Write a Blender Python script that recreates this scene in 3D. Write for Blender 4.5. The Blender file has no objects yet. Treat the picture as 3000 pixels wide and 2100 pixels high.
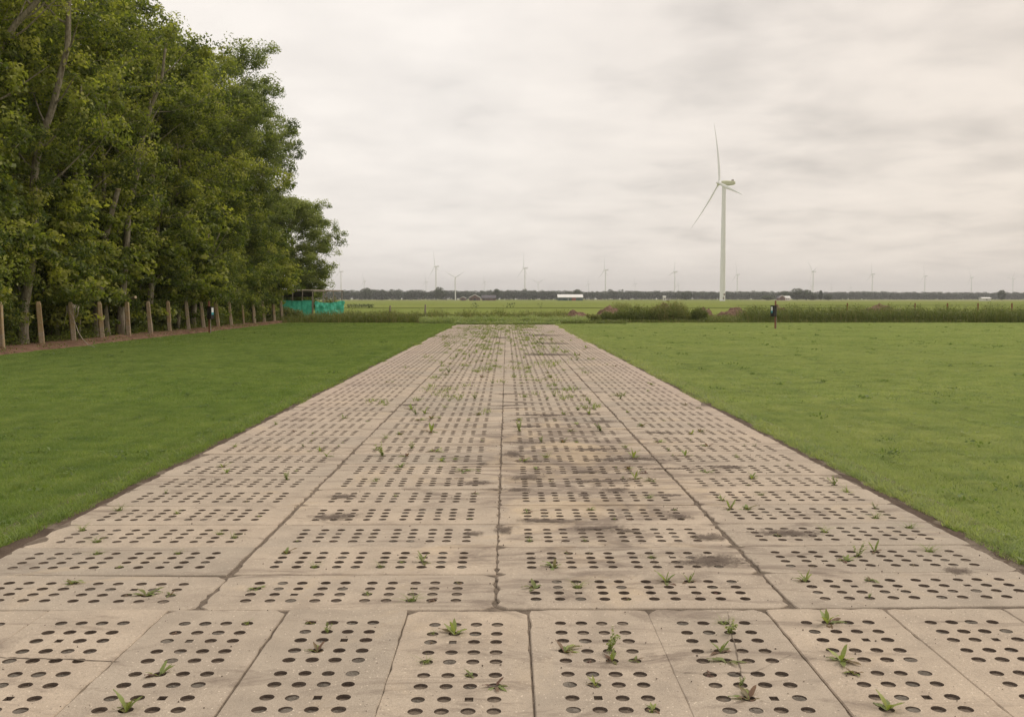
import bpy, bmesh, math, random
import numpy as np
from mathutils import Vector, Matrix, noise as mnoise
R = math.radians
C = bpy.context.scene.collection
sc = bpy.context.scene

# ------------------------------------------------------------------ camera
H = 1.665
FPX = 2773.0                                   # focal length in photo pixels (3000 wide)
PITCH = math.atan(175 / FPX)
cam_d = bpy.data.cameras.new('camera'); cam = bpy.data.objects.new('camera', cam_d); C.objects.link(cam)
cam_d.sensor_width = 36; cam_d.lens = 36 * FPX / 3000
cam.location = (0, 0, H); cam.rotation_euler = (R(90) - PITCH, 0, -math.atan(16 / FPX))
cam_d.clip_start = 0.1; cam_d.clip_end = 30000
sc.camera = cam

# ------------------------------------------------------------------ world, sun, exposure
SUN_EL, SUN_AZ = 50, 62                        # degrees; azimuth from the path's direction, negative is left
w = bpy.data.worlds.new('World'); sc.world = w; w.use_nodes = True
nt = w.node_tree; nt.nodes.clear()
def N(t, **k):
    n = nt.nodes.new(t)
    for a, b in k.items(): setattr(n, a, b)
    return n
def lnk(a, b): nt.links.new(a, b)
out = N('ShaderNodeOutputWorld'); mixs = N('ShaderNodeMixShader'); mixs.inputs[0].default_value = 0.93
sky = N('ShaderNodeTexSky', sky_type='NISHITA'); sky.sun_disc = False
sky.sun_elevation = R(SUN_EL); sky.sun_rotation = R(SUN_AZ); sky.dust_density = 3
bg1 = N('ShaderNodeBackground'); bg1.inputs[1].default_value = 0.10; lnk(sky.outputs[0], bg1.inputs[0])
tc = N('ShaderNodeTexCoord'); sep = N('ShaderNodeSeparateXYZ'); lnk(tc.outputs['Generated'], sep.inputs[0])
def M(op, a, b=None, c=None, clamp=False):
    n = nt.nodes.new('ShaderNodeMath'); n.operation = op; n.use_clamp = clamp
    for i, v in enumerate((a, b, c)):
        if v is None: continue
        if isinstance(v, (int, float)): n.inputs[i].default_value = v
        else: nt.links.new(v, n.inputs[i])
    return n.outputs[0]
zc = M('MAXIMUM', sep.outputs[2], 0.0); den = M('ADD', zc, 0.16)
px = M('DIVIDE', sep.outputs[0], den); py = M('DIVIDE', sep.outputs[1], den)
cmb = N('ShaderNodeCombineXYZ'); lnk(px, cmb.inputs[0]); lnk(py, cmb.inputs[1])
n1 = N('ShaderNodeTexNoise'); n1.inputs['Scale'].default_value = 0.9; n1.inputs['Detail'].default_value = 5; n1.inputs['Roughness'].default_value = .5; n1.inputs['Distortion'].default_value = .3
lnk(cmb.outputs[0], n1.inputs[0])
n2 = N('ShaderNodeTexNoise'); n2.inputs['Scale'].default_value = 3.0; n2.inputs['Detail'].default_value = 6; n2.inputs['Roughness'].default_value = .5; n2.inputs['Distortion'].default_value = .2
lnk(cmb.outputs[0], n2.inputs[0])
# clouds greyer towards the right (east) of the path, clearer and brighter at the left and near the horizon
side = M('MULTIPLY_ADD', sep.outputs[0], -0.34, 0.0)
hz = M('MULTIPLY', M('SUBTRACT', 0.10, zc, clamp=True), 1.5)
dens = M('ADD', M('ADD', M('MULTIPLY', n1.outputs[0], 0.55), M('MULTIPLY', n2.outputs[0], 0.58)), side)
dens = M('ADD', dens, hz)
dens = M('MULTIPLY_ADD', zc, 0.22, dens)
ramp = N('ShaderNodeValToRGB'); lnk(dens, ramp.inputs[0])
e = ramp.color_ramp.elements
e[0].position = .33; e[0].color = (.60, .565, .53, 1)
e[1].position = .76; e[1].color = (.94, .88, .815, 1)
m_ = ramp.color_ramp.elements.new(.53); m_.color = (.82, .768, .715, 1)
warm = N('ShaderNodeMix'); warm.data_type = 'RGBA'; warm.blend_type = 'MULTIPLY'; lnk(M('MULTIPLY_ADD', sep.outputs[0], 1.6, 0.1, True), warm.inputs[0])
lnk(ramp.outputs[0], warm.inputs[6]); warm.inputs[7].default_value = (1.0, .945, .88, 1)
bg2 = N('ShaderNodeBackground'); bg2.inputs[1].default_value = 1.0; lnk(warm.outputs[2], bg2.inputs[0])
lnk(bg1.outputs[0], mixs.inputs[1]); lnk(bg2.outputs[0], mixs.inputs[2]); lnk(mixs.outputs[0], out.inputs[0])

sd = bpy.data.lights.new('sun', 'SUN'); sd.energy = 1.5; sd.angle = R(22); sd.color = (1, .93, .82)
so = bpy.data.objects.new('sun', sd); C.objects.link(so)
d = Vector((math.sin(R(SUN_AZ)) * math.cos(R(SUN_EL)), math.cos(R(SUN_AZ)) * math.cos(R(SUN_EL)), math.sin(R(SUN_EL))))
so.rotation_euler = d.to_track_quat('Z', 'Y').to_euler(); so.location = (-30, 40, 60)
vs = sc.view_settings; vs.view_transform = 'Standard'; vs.look = 'None'; vs.gamma = 1; vs.use_curve_mapping = False; vs.exposure = 0.18
sc.cycles.use_denoising = True; sc.cycles.max_bounces = 6; sc.cycles.diffuse_bounces = 3; sc.cycles.transmission_bounces = 3
sc.cycles.volume_bounces = 0; sc.cycles.sample_clamp_indirect = 4

# ------------------------------------------------------------------ helpers
def at(pxx, z, pyy=None):
    """world point at distance z seen in the photograph at (pxx, pyy): for measuring places in metres"""
    X = (pxx - 1484) / FPX * z
    return (X, z) if pyy is None else (X, z, H - (pyy - 875) / FPX * z)
def ground_z(pyy):
    return H / math.tan(math.atan((pyy - 1050) / FPX) + PITCH)

def mesh_np(name, V, F, mats, mi=None, tint=None, smooth=False):
    """V (n,3), F (m,k) equal-sided faces"""
    me = bpy.data.meshes.new(name); V = np.asarray(V, np.float32); F = np.asarray(F, np.int32)
    m, k = F.shape
    me.vertices.add(len(V)); me.vertices.foreach_set('co', V.ravel())
    me.loops.add(m * k); me.loops.foreach_set('vertex_index', F.ravel())
    me.polygons.add(m); me.polygons.foreach_set('loop_start', np.arange(0, m * k, k, dtype=np.int32))
    me.polygons.foreach_set('loop_total', np.full(m, k, np.int32))
    if mi is not None: me.polygons.foreach_set('material_index', np.asarray(mi, np.int32))
    if smooth: me.polygons.foreach_set('use_smooth', np.ones(m, bool))
    for mm in mats: me.materials.append(mm)
    if tint is not None:
        a = me.attributes.new('tint', 'FLOAT', 'POINT'); a.data.foreach_set('value', np.asarray(tint, np.float32))
    me.update(calc_edges=True); me.validate()
    return me

class MB:
    def __init__(s): s.v = []; s.f = []; s.m = []
    def add(s, V, F, m=0):
        b = len(s.v); s.v += [tuple(v) for v in V]; s.f += [tuple(i + b for i in f) for f in F]; s.m += [m] * len(F)
    def box(s, c, sz, rot=None, m=0, taper=1.0):
        hx, hy, hz_ = sz[0] / 2, sz[1] / 2, sz[2] / 2
        V = [Vector((x * (taper if z > 0 else 1), y * (taper if z > 0 else 1), z)) for x in (-hx, hx) for y in (-hy, hy) for z in (-hz_, hz_)]
        if rot is not None: V = [rot @ v for v in V]
        V = [v + Vector(c) for v in V]
        s.add(V, [(0, 1, 3, 2), (4, 6, 7, 5), (0, 4, 5, 1), (2, 3, 7, 6), (0, 2, 6, 4), (1, 5, 7, 3)], m)
    def tube(s, P, r, seg=8, m=0, cap=True):
        P = [Vector(p) for p in P]; n = len(P)
        if isinstance(r, (int, float)): r = [r] * n
        ref = None; V = []
        for i in range(n):
            t = (P[min(i + 1, n - 1)] - P[max(i - 1, 0)]).normalized()
            if ref is None: ref = Vector((1, 0, 0)) if abs(t.x) < .8 else Vector((0, 1, 0))
            a = t.cross(ref).normalized(); b = a.cross(t).normalized(); ref = b.cross(a) if False else ref
            for k in range(seg):
                q = 2 * math.pi * k / seg
                V.append(P[i] + (a * math.cos(q) + b * math.sin(q)) * r[i])
        F = [(i * seg + k, i * seg + (k + 1) % seg, (i + 1) * seg + (k + 1) % seg, (i + 1) * seg + k) for i in range(n - 1) for k in range(seg)]
        if cap:
            F.append(tuple(range(seg))[::-1]); F.append(tuple((n - 1) * seg + k for k in range(seg)))
        s.add(V, F, m)
    def mesh(s, name, mats, smooth=False):
        me = bpy.data.meshes.new(name); me.from_pydata(s.v, [], s.f)
        for mm in (mats if isinstance(mats, (list, tuple)) else [mats]): me.materials.append(mm)
        me.polygons.foreach_set('material_index', s.m)
        if smooth: me.polygons.foreach_set('use_smooth', [True] * len(s.f))
        bm = bmesh.new(); bm.from_mesh(me); bmesh.ops.recalc_face_normals(bm, faces=bm.faces); bm.to_mesh(me); bm.free()
        me.update(); return me
def link(name, me, parent=None, loc=(0, 0, 0), rot=(0, 0, 0), scale=1):
    o = bpy.data.objects.new(name, me); C.objects.link(o); o.parent = parent
    o.location = loc; o.rotation_euler = rot
    o.scale = (scale,) * 3 if isinstance(scale, (int, float)) else scale
    return o
def tag(o, label=None, cat=None, group=None, kind=None):
    if label: o['label'] = label
    if cat: o['category'] = cat
    if group: o['group'] = group
    if kind: o['kind'] = kind
    return o
def empty(name, loc=(0, 0, 0), rz=0, scale=1):
    o = bpy.data.objects.new(name, None); C.objects.link(o); o.location = loc; o.rotation_euler = (0, 0, rz)
    o.scale = (scale,) * 3; o.empty_display_size = .2
    return o
def copy_tree(o, parent=None):
    c = o.copy(); C.objects.link(c); c.parent = parent
    for ch in list(o.children): copy_tree(ch, c)
    return c

# ------------------------------------------------------------------ materials
def mat(name, rough=.85, spec=.25):
    m = bpy.data.materials.new(name); m.use_nodes = True; t = m.node_tree
    b = t.nodes['Principled BSDF']; b.inputs['Roughness'].default_value = rough; b.inputs['Specular IOR Level'].default_value = spec
    return m, t, b
def node(t, ty, ins=None, **k):
    n = t.nodes.new(ty)
    for a, b in k.items(): setattr(n, a, b)
    for a, b in (ins or {}).items():
        if isinstance(b, bpy.types.NodeSocket): t.links.new(b, n.inputs[a])
        else: n.inputs[a].default_value = b
    return n
def ramp_n(t, fac, stops):
    n = t.nodes.new('ShaderNodeValToRGB'); t.links.new(fac, n.inputs[0]); el = n.color_ramp.elements
    while len(el) < len(stops): el.new(.5)
    for i, (p, c) in enumerate(stops): el[i].position = p; el[i].color = (*c, 1)
    return n.outputs[0]
def mixc(t, fac, a, b, mode='MIX'):
    n = t.nodes.new('ShaderNodeMix'); n.data_type = 'RGBA'; n.blend_type = mode
    for i, v in ((0, fac), (6, a), (7, b)):
        if isinstance(v, bpy.types.NodeSocket): t.links.new(v, n.inputs[i])
        elif isinstance(v, (int, float)): n.inputs[i].default_value = v
        else: n.inputs[i].default_value = (*v, 1)
    return n.outputs[2]
def mth(t, op, a, b=0.0, c=0.0, clamp=False):
    n = t.nodes.new('ShaderNodeMath'); n.operation = op; n.use_clamp = clamp
    for i, v in enumerate((a, b, c)):
        if isinstance(v, bpy.types.NodeSocket): t.links.new(v, n.inputs[i])
        else: n.inputs[i].default_value = v
    return n.outputs[0]
def noise_n(t, vec, scale, detail=4, rough=.55, dist=0):
    return node(t, 'ShaderNodeTexNoise', {'Vector': vec, 'Scale': scale, 'Detail': detail, 'Roughness': rough, 'Distortion': dist}).outputs[0]
def bump(t, b, h, strength=.4, dist=.01):
    n = node(t, 'ShaderNodeBump', {'Height': h, 'Strength': strength, 'Distance': dist}); t.links.new(n.outputs[0], b.inputs['Normal'])
def simple(name, col, rough=.8, var=.25, scale=8, spec=.25, coord='Object', bmp=.0):
    m, t, b = mat(name, rough, spec)
    v = node(t, 'ShaderNodeTexCoord').outputs[coord]
    f = noise_n(t, v, scale, 6, .6)
    lo = tuple(c * (1 - var) for c in col); hi = tuple(min(1, c * (1 + var)) for c in col)
    t.links.new(ramp_n(t, f, [(.3, lo), (.7, hi)]), b.inputs['Base Color'])
    if bmp: bump(t, b, f, bmp, .02)
    return m

def make_concrete():
    m, t, b = mat('weathered_concrete', .9, .2)
    g = node(t, 'ShaderNodeNewGeometry'); P = g.outputs['Position']
    oi = node(t, 'ShaderNodeObjectInfo').outputs['Random']
    big = noise_n(t, P, .45, 5, .6); mid = noise_n(t, P, 3.2, 6, .65, .4); fine = noise_n(t, P, 55, 3, .6); grit = noise_n(t, P, 260, 2, .6)
    col = ramp_n(t, mid, [(.3, (.255, .198, .148)), (.5, (.38, .302, .23)), (.7, (.48, .39, .30))])
    col = mixc(t, mth(t, 'MULTIPLY', mth(t, 'SUBTRACT', big, .42, clamp=True), 2.2, clamp=True), col, (.27, .235, .195))
    # per slab brightness
    col = mixc(t, 1.0, col, ramp_n(t, oi, [(0, (.80, .81, .80)), (.35, (.95, .95, .94)), (.6, (1.03, 1.01, .97)), (1, (1.12, 1.10, 1.06))]), 'MULTIPLY')
    # pinkish tint on the outer columns
    sx = node(t, 'ShaderNodeSeparateXYZ', {0: P})
    ax = mth(t, 'SUBTRACT', mth(t, 'ABSOLUTE', sx.outputs[0]), 2.0, clamp=True)
    fy = mth(t, 'MULTIPLY', mth(t, 'SUBTRACT', sx.outputs[1], 9.0), .12, clamp=True)
    pk = mth(t, 'MULTIPLY', mth(t, 'MULTIPLY', ax, fy), mth(t, 'ADD', big, .25), clamp=True)
    col = mixc(t, mth(t, 'MULTIPLY', pk, .5), col, (.46, .32, .28))
    col = mixc(t, mth(t, 'MULTIPLY', mth(t, 'SUBTRACT', fine, .5, clamp=True), 2.6, clamp=True), col, (.22, .18, .145))
    col = mixc(t, .34, col, ramp_n(t, grit, [(.3, (.2, .17, .14)), (.7, (.7, .62, .52))]))
    # pale aggregate chips
    vo = node(t, 'ShaderNodeTexVoronoi', {'Vector': P, 'Scale': 42.0, 'Randomness': 1.0})
    vc = node(t, 'ShaderNodeSeparateColor', {0: vo.outputs['Color']})
    chip = mth(t, 'MULTIPLY', mth(t, 'LESS_THAN', vo.outputs['Distance'], .17), mth(t, 'GREATER_THAN', vc.outputs[0], .62))
    col = mixc(t, mth(t, 'MULTIPLY', chip, .75), col, (.68, .58, .46))
    vo2 = node(t, 'ShaderNodeTexVoronoi', {'Vector': P, 'Scale': 30.0, 'Randomness': 1.0})
    vc2 = node(t, 'ShaderNodeSeparateColor', {0: vo2.outputs['Color']})
    pit = mth(t, 'MULTIPLY', mth(t, 'LESS_THAN', vo2.outputs['Distance'], .12), mth(t, 'GREATER_THAN', vc2.outputs[1], .8))
    col = mixc(t, mth(t, 'MULTIPLY', pit, .7), col, (.12, .10, .085))
    # brushed soil smears, patchy, elongated along the slabs' length
    mp = node(t, 'ShaderNodeMapping', {'Vector': P, 'Scale': (.8, 2.2, 1), 'Rotation': (0, 0, .5)})
    sm = noise_n(t, mp.outputs[0], 1.5, 8, .72, 1.2)
    # soil dirt concentrated on the right-hand inner column between 7 and 16 m
    dx = mth(t, 'SUBTRACT', 1, mth(t, 'MULTIPLY', mth(t, 'ABSOLUTE', mth(t, 'SUBTRACT', sx.outputs[0], .7)), .62), clamp=True)
    dy = mth(t, 'SUBTRACT', 1, mth(t, 'MULTIPLY', mth(t, 'ABSOLUTE', mth(t, 'SUBTRACT', sx.outputs[1], 9.8)), .17), clamp=True)
    zone = mth(t, 'MULTIPLY', dx, dy)
    sf = mth(t, 'MULTIPLY', mth(t, 'SUBTRACT', mth(t, 'ADD', sm, mth(t, 'MULTIPLY', zone, .22)), .535, clamp=True), 7, clamp=True)
    col = mixc(t, mth(t, 'MULTIPLY', sf, .75), col, (.17, .132, .105))
    # tan sand, swept
    sn = mth(t, 'MULTIPLY', mth(t, 'SUBTRACT', mth(t, 'ADD', noise_n(t, P, 1.1, 6, .65, .8), mth(t, 'MULTIPLY', zone, .16)), .575, clamp=True), 5, clamp=True)
    col = mixc(t, mth(t, 'MULTIPLY', sn, .6), col, (.54, .42, .28))
    t.links.new(col, b.inputs['Base Color'])
    h = mth(t, 'ADD', mth(t, 'MULTIPLY', grit, .35), mth(t, 'ADD', fine, mth(t, 'MULTIPLY', chip, .2)))
    bump(t, b, mth(t, 'SUBTRACT', h, mth(t, 'MULTIPLY', pit, .6)), .55, .004)
    return m
def make_soil(name, stops, sc_=(6, 90), bs=.8, bd=.01):
    m, t, b = mat(name, .95, .15)
    P = node(t, 'ShaderNodeNewGeometry').outputs['Position']
    a = noise_n(t, P, sc_[0], 6, .65, .3); f = noise_n(t, P, sc_[1], 4, .65)
    x = mth(t, 'ADD', mth(t, 'MULTIPLY', a, .6), mth(t, 'MULTIPLY', f, .4))
    t.links.new(ramp_n(t, x, stops), b.inputs['Base Color']); bump(t, b, x, bs, bd)
    return m
def leafmat(name, stops, trans=.35, rough=.55, mottle=False):
    m, t, b = mat(name, rough, .3)
    a = node(t, 'ShaderNodeAttribute', attribute_name='tint').outputs['Fac']
    oi = node(t, 'ShaderNodeObjectInfo').outputs['Random']
    x = mth(t, 'ADD', a, mth(t, 'MULTIPLY', mth(t, 'SUBTRACT', oi, .5), .22))
    col = ramp_n(t, x, stops); t.links.new(col, b.inputs['Base Color'])
    if mottle:
        P = node(t, 'ShaderNodeNewGeometry').outputs['Position']
        col = mixc(t, 1.0, col, ramp_n(t, noise_n(t, P, .28, 6, .62, .4), [(.3, (.88, .92, .9)), (.5, (1, 1, 1)), (.7, (1.09, 1.05, 1.1))]), 'MULTIPLY')
        col = mixc(t, 1.0, col, ramp_n(t, noise_n(t, P, 1.9, 5, .65, .3), [(.32, (.78, .84, .85)), (.55, (1.04, 1.02, 1))]), 'MULTIPLY'); t.links.new(col, b.inputs['Base Color'])
    tr = node(t, 'ShaderNodeBsdfTranslucent')
    t.links.new(mixc(t, 1.0, col, (1.25, 1.35, .55), 'MULTIPLY'), tr.inputs[0])
    mx = node(t, 'ShaderNodeMixShader', {0: trans, 1: b.outputs[0], 2: tr.outputs[0]})
    t.links.new(mx.outputs[0], t.nodes['Material Output'].inputs[0])
    return m
MAT = {}
MAT['concrete'] = make_concrete()
MAT['fill'] = make_soil('hole_soil', [(.3, (.06, .05, .04)), (.5, (.14, .12, .098)), (.7, (.24, .21, .175))], (7, 120), .8, .004)
MAT['holewall'] = make_soil('soil_and_shade_concrete', [(.3, (.06, .046, .036)), (.5, (.125, .095, .075)), (.72, (.2, .16, .125))], (9, 110), .8, .004)  # soil on the hole walls, darkened further to paint in recess shade
MAT['dirt'] = make_soil('spilled_soil', [(.3, (.08, .06, .05)), (.5, (.135, .105, .085)), (.72, (.21, .165, .135))], (9, 110), .9, .006)
def soften_dirt():
    m = MAT['dirt'].copy(); m.name = 'thin_soil'; t = m.node_tree; b = t.nodes['Principled BSDF']
    a = node(t, 'ShaderNodeAttribute', attribute_name='tint').outputs['Fac']; P = node(t, 'ShaderNodeNewGeometry').outputs['Position']
    f = noise_n(t, P, 28, 6, .75, .5); al = mth(t, 'MULTIPLY', mth(t, 'ADD', mth(t, 'MULTIPLY', a, 1.5), mth(t, 'MULTIPLY', mth(t, 'SUBTRACT', f, .60), 4.0)), 1.4, clamp=True)
    t.links.new(mth(t, 'MULTIPLY', al, .78), b.inputs['Alpha']); return m
MAT['thin'] = soften_dirt()
MAT['bed'] = make_soil('path_bed_soil', [(.35, (.07, .055, .043)), (.62, (.22, .175, .135))], (14, 90), .8, .01)
MAT['edge'] = make_soil('edge_soil', [(.3, (.05, .035, .027)), (.55, (.11, .08, .06)), (.75, (.17, .125, .095))], (5, 60), 1, .02)
MAT['mulch'] = make_soil('dead_litter_soil', [(.32, (.08, .05, .035)), (.5, (.17, .105, .075)), (.7, (.28, .18, .12))], (2.5, 40), 1, .03)
MAT['mound'] = make_soil('mound_earth', [(.3, (.10, .06, .045)), (.5, (.22, .145, .105)), (.7, (.36, .26, .19))], (2.5, 9), 1, .3)
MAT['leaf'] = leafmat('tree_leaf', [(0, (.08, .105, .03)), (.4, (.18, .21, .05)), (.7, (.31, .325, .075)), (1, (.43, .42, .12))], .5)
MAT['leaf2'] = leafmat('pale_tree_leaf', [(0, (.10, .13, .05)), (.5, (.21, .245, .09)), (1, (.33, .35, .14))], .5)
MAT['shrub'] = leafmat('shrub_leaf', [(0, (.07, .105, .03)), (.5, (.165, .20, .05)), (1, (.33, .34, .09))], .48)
MAT['grass'] = leafmat('lawn_blade', [(0, (.13, .18, .06)), (.5, (.215, .285, .09)), (.85, (.28, .345, .12)), (1, (.38, .36, .16))], .45, .5, True)
MAT['grass_r'] = leafmat('glare_lawn_blade', [(0, (.21, .25, .12)), (.5, (.34, .385, .185)), (.85, (.40, .44, .225)), (1, (.50, .48, .30))], .45, .5, True)  # less lush right lawn, with glare painted into the paler blade colour
MAT['weed'] = leafmat('weed_leaf', [(0, (.15, .08, .065)), (.22, (.20, .125, .08)), (.4, (.17, .16, .06)), (.65, (.21, .26, .09)), (1, (.36, .38, .12))], .35, .45)
MAT['tall'] = leafmat('tall_weed', [(0, (.06, .075, .025)), (.45, (.12, .15, .04)), (.8, (.2, .22, .07)), (1, (.33, .26, .14))], .3)
MAT['fartree'] = leafmat('far_tree_leaf', [(0, (.03, .045, .02)), (.6, (.05, .07, .026)), (1, (.075, .1, .035))], .15)
def make_bark():
    m, t, b = mat('grey_bark', .9, .2)
    v = node(t, 'ShaderNodeTexCoord').outputs['Object']
    mp = node(t, 'ShaderNodeMapping', {'Vector': v, 'Scale': (1, 1, .25)})
    f = noise_n(t, mp.outputs[0], 14, 8, .7, .4); g = noise_n(t, v, 1.6, 4, .6)
    col = ramp_n(t, f, [(.3, (.075, .058, .042)), (.5, (.28, .24, .185)), (.7, (.46, .41, .335))])
    col = mixc(t, mth(t, 'MULTIPLY', mth(t, 'SUBTRACT', g, .5, clamp=True), 2.0, clamp=True), col, (.17, .18, .09))
    t.links.new(col, b.inputs['Base Color']); bump(t, b, f, .7, .03); return m
MAT['bark'] = make_bark()
MAT['cutwood'] = simple('cut_wood', (.5, .4, .28), .8, .2, 30)
def make_post():
    m, t, b = mat('lichened_post', .9, .2)
    v = node(t, 'ShaderNodeTexCoord').outputs['Object']; oi = node(t, 'ShaderNodeObjectInfo').outputs['Random']
    f = noise_n(t, v, 16, 7, .7); g = noise_n(t, v, 3.5, 4, .6)
    col = ramp_n(t, f, [(.3, (.24, .185, .13)), (.55, (.40, .33, .25)), (.72, (.56, .49, .40))])
    lf = mth(t, 'MULTIPLY', mth(t, 'SUBTRACT', mth(t, 'ADD', g, mth(t, 'MULTIPLY', oi, .15)), .52, clamp=True), 5, clamp=True)
    col = mixc(t, mth(t, 'MULTIPLY', lf, .6), col, (.38, .24, .09))
    t.links.new(col, b.inputs['Base Color']); bump(t, b, f, .6, .01); return m
MAT['post'] = make_post()
MAT['redwood'] = simple('red_brown_post_wood', (.24, .10, .06), .75, .3, 20)
MAT['greywood'] = simple('grey_weathered_wood', (.34, .29, .24), .85, .3, 14)
MAT['black'] = simple('dark_plastic', (.022, .016, .018), .45, .2, 10, .5)
MAT['white'] = simple('white_print', (.78, .8, .8), .5, .05, 6)
MAT['teal'] = simple('blue_green_print', (.06, .32, .38), .5, .2, 12)
MAT['rope'] = simple('pale_rope', (.5, .43, .36), .9, .2, 40)
MAT['wire'] = simple('rusty_wire', (.16, .12, .1), .7, .2, 10)
MAT['turb'] = simple('turbine_paint', (.76, .76, .745), .45, .03, .3, .4)
MAT['turbg'] = simple('green_nacelle_paint', (.52, .53, .36), .5, .1, .5)
MAT['turbd'] = simple('dark_marking', (.22, .17, .15), .6, .2, 2)
def make_net():
    m, t, b = mat('green_net', .6, .3)
    v = node(t, 'ShaderNodeTexCoord').outputs['Object']
    f = noise_n(t, v, 2.5, 5, .6, .5)
    col = ramp_n(t, f, [(.3, (.05, .40, .27)), (.6, (.12, .62, .45)), (.8, (.25, .72, .58))])
    t.links.new(col, b.inputs['Base Color'])
    tr = node(t, 'ShaderNodeBsdfTranslucent'); t.links.new(col, tr.inputs[0])
    mx = node(t, 'ShaderNodeMixShader', {0: .35, 1: b.outputs[0], 2: tr.outputs[0]}); t.links.new(mx.outputs[0], t.nodes['Material Output'].inputs[0])
    return m
MAT['net'] = make_net()
MAT['darknet'] = simple('dark_shade_net', (.05, .04, .035), .9, .3, 5)
MAT['roofw'] = simple('white_roof_sheet', (.72, .71, .68), .6, .05, .2)
MAT['roofd'] = simple('dark_roof_tile', (.10, .09, .10), .8, .2, .5)
MAT['barn'] = simple('green_barn_sheet', (.05, .09, .08), .7, .15, .3)
MAT['reddoor'] = simple('red_door', (.28, .08, .06), .7, .15, 1)
MAT['brick'] = simple('brown_brick', (.16, .10, .08), .85, .2, 1)
MAT['wallw'] = simple('white_wall', (.66, .64, .6), .8, .05, 1)
MAT['window'] = simple('dark_window_glass', (.03, .035, .04), .2, .1, 1, .5)
def make_lawn_ground():
    m, t, b = mat('lawn_turf', .95, .1)
    P = node(t, 'ShaderNodeNewGeometry').outputs['Position']
    a = noise_n(t, P, .35, 5, .6); f = noise_n(t, P, 18, 5, .7); c = noise_n(t, P, 2.3, 4, .6)
    x = mth(t, 'ADD', mth(t, 'MULTIPLY', a, .4), mth(t, 'ADD', mth(t, 'MULTIPLY', f, .35), mth(t, 'MULTIPLY', c, .25)))
    t.links.new(ramp_n(t, x, [(.3, (.07, .10, .025)), (.5, (.12, .175, .035)), (.7, (.18, .23, .055))]), b.inputs['Base Color'])
    bump(t, b, f, .9, .03); return m
MAT['lawn'] = make_lawn_ground()
def matte(m):
    m.node_tree.nodes['Principled BSDF'].inputs['Specular IOR Level'].default_value = 0.0; return m
matte(MAT['lawn'])
def make_field():
    m, t, b = mat('field_crops', .95, .1)
    P = node(t, 'ShaderNodeNewGeometry').outputs['Position']
    mp = node(t, 'ShaderNodeMapping', {'Vector': P, 'Scale': (.004, .011, 1)})
    a = noise_n(t, mp.outputs[0], 1.6, 4, .6); f = noise_n(t, P, .9, 6, .65); mp2 = node(t, 'ShaderNodeMapping', {'Vector': P, 'Scale': (.03, .15, 1)})
    c = noise_n(t, mp2.outputs[0], 1, 5, .6)
    col = ramp_n(t, a, [(.32, (.18, .205, .06)), (.46, (.23, .27, .07)), (.56, (.285, .28, .095)), (.66, (.19, .235, .06))])
    col = mixc(t, .45, col, ramp_n(t, c, [(.3, (.10, .13, .035)), (.7, (.24, .27, .08))]))
    col = mixc(t, .4, col, ramp_n(t, f, [(.3, (.07, .1, .025)), (.7, (.24, .27, .09))]))
    t.links.new(col, b.inputs['Base Color']); bump(t, b, f, .6, .1); return m
MAT['field'] = matte(make_field())
MAT['straw'] = simple('ripe_straw', (.42, .36, .25), .95, .12, .02, .1)
MAT['ditch'] = simple('ditch_growth', (.09, .12, .035), .95, .35, .3, .1)
for k_ in ('straw', 'ditch', 'mulch', 'mound'): matte(MAT[k_])
MAT['roadm'] = simple('pale_road', (.33, .31, .29), .9, .1, .05, .1)

# ------------------------------------------------------------------ ground setting
def sheet(name, x0, x1, y0, y1, z, m, nx=1, ny=1, fn=None):
    xs = np.linspace(x0, x1, nx + 1); ys = np.linspace(y0, y1, ny + 1)
    V = [(x, y, z + (fn(x, y) if fn else 0)) for y in ys for x in xs]
    F = [(j * (nx + 1) + i, j * (nx + 1) + i + 1, (j + 1) * (nx + 1) + i + 1, (j + 1) * (nx + 1) + i) for j in range(ny) for i in range(nx)]
    return link(name, mesh_np(name, V, F, [m]))
tag(sheet('ground', -9500, 9500, -60, 9700, -.16, MAT['field']), kind='structure')
XL, XR = -3.32, 3.20
LAWN_END = 65.3
tag(sheet('lawn', -60, XL - .02, -8, LAWN_END, -.012, MAT['lawn'], 20, 30, lambda x, y: .02 * mnoise.noise((x * .4, y * .4, 3))), kind='structure')
tag(sheet('lawn', XR + .02, 75, -8, LAWN_END, -.012, MAT['lawn'], 25, 30, lambda x, y: .02 * mnoise.noise((x * .4, y * .4, 7))), kind='structure')
tag(sheet('rough_ground', -60, 75, LAWN_END - .05, 90, -.03, MAT['field'], 30, 12, lambda x, y: .04 * mnoise.noise((x * .3, y * .3, 5)) - max(0, (y - 82)) * .016), kind='structure')
# soil bank under the fence
def bank(x, y): return .10 * math.exp(-((x + 16.1) / .9) ** 2) + .05 * mnoise.noise((x * 1.5, y * 1.5, 1)) + .03 * mnoise.noise((x * 6, y * 6, 1)) - (.12 if x > -15.05 - .25 * mnoise.noise((y * .7, 0, 0)) - max(0, (y - 48)) * .035 else 0)
tag(sheet('wood_floor', -40, -14.4, 6, 69, .03, MAT['mulch'], 170, 240, bank), kind='structure')
tag(sheet('crop_strip', -190, -20, 1010, 1120, -.10, MAT['straw']), kind='structure')
tag(sheet('crop_strip', 85, 112, 990, 1080, -.10, MAT['straw']), kind='structure')
tag(sheet('crop_strip', 240, 700, 860, 1010, -.10, MAT['straw']), kind='structure')
tag(sheet('ditch', -70, 70, 182, 188, -.10, MAT['ditch']), kind='structure')
tag(sheet('ditch', 62, 160, 248, 262, -.10, MAT['ditch']), kind='structure')
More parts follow.
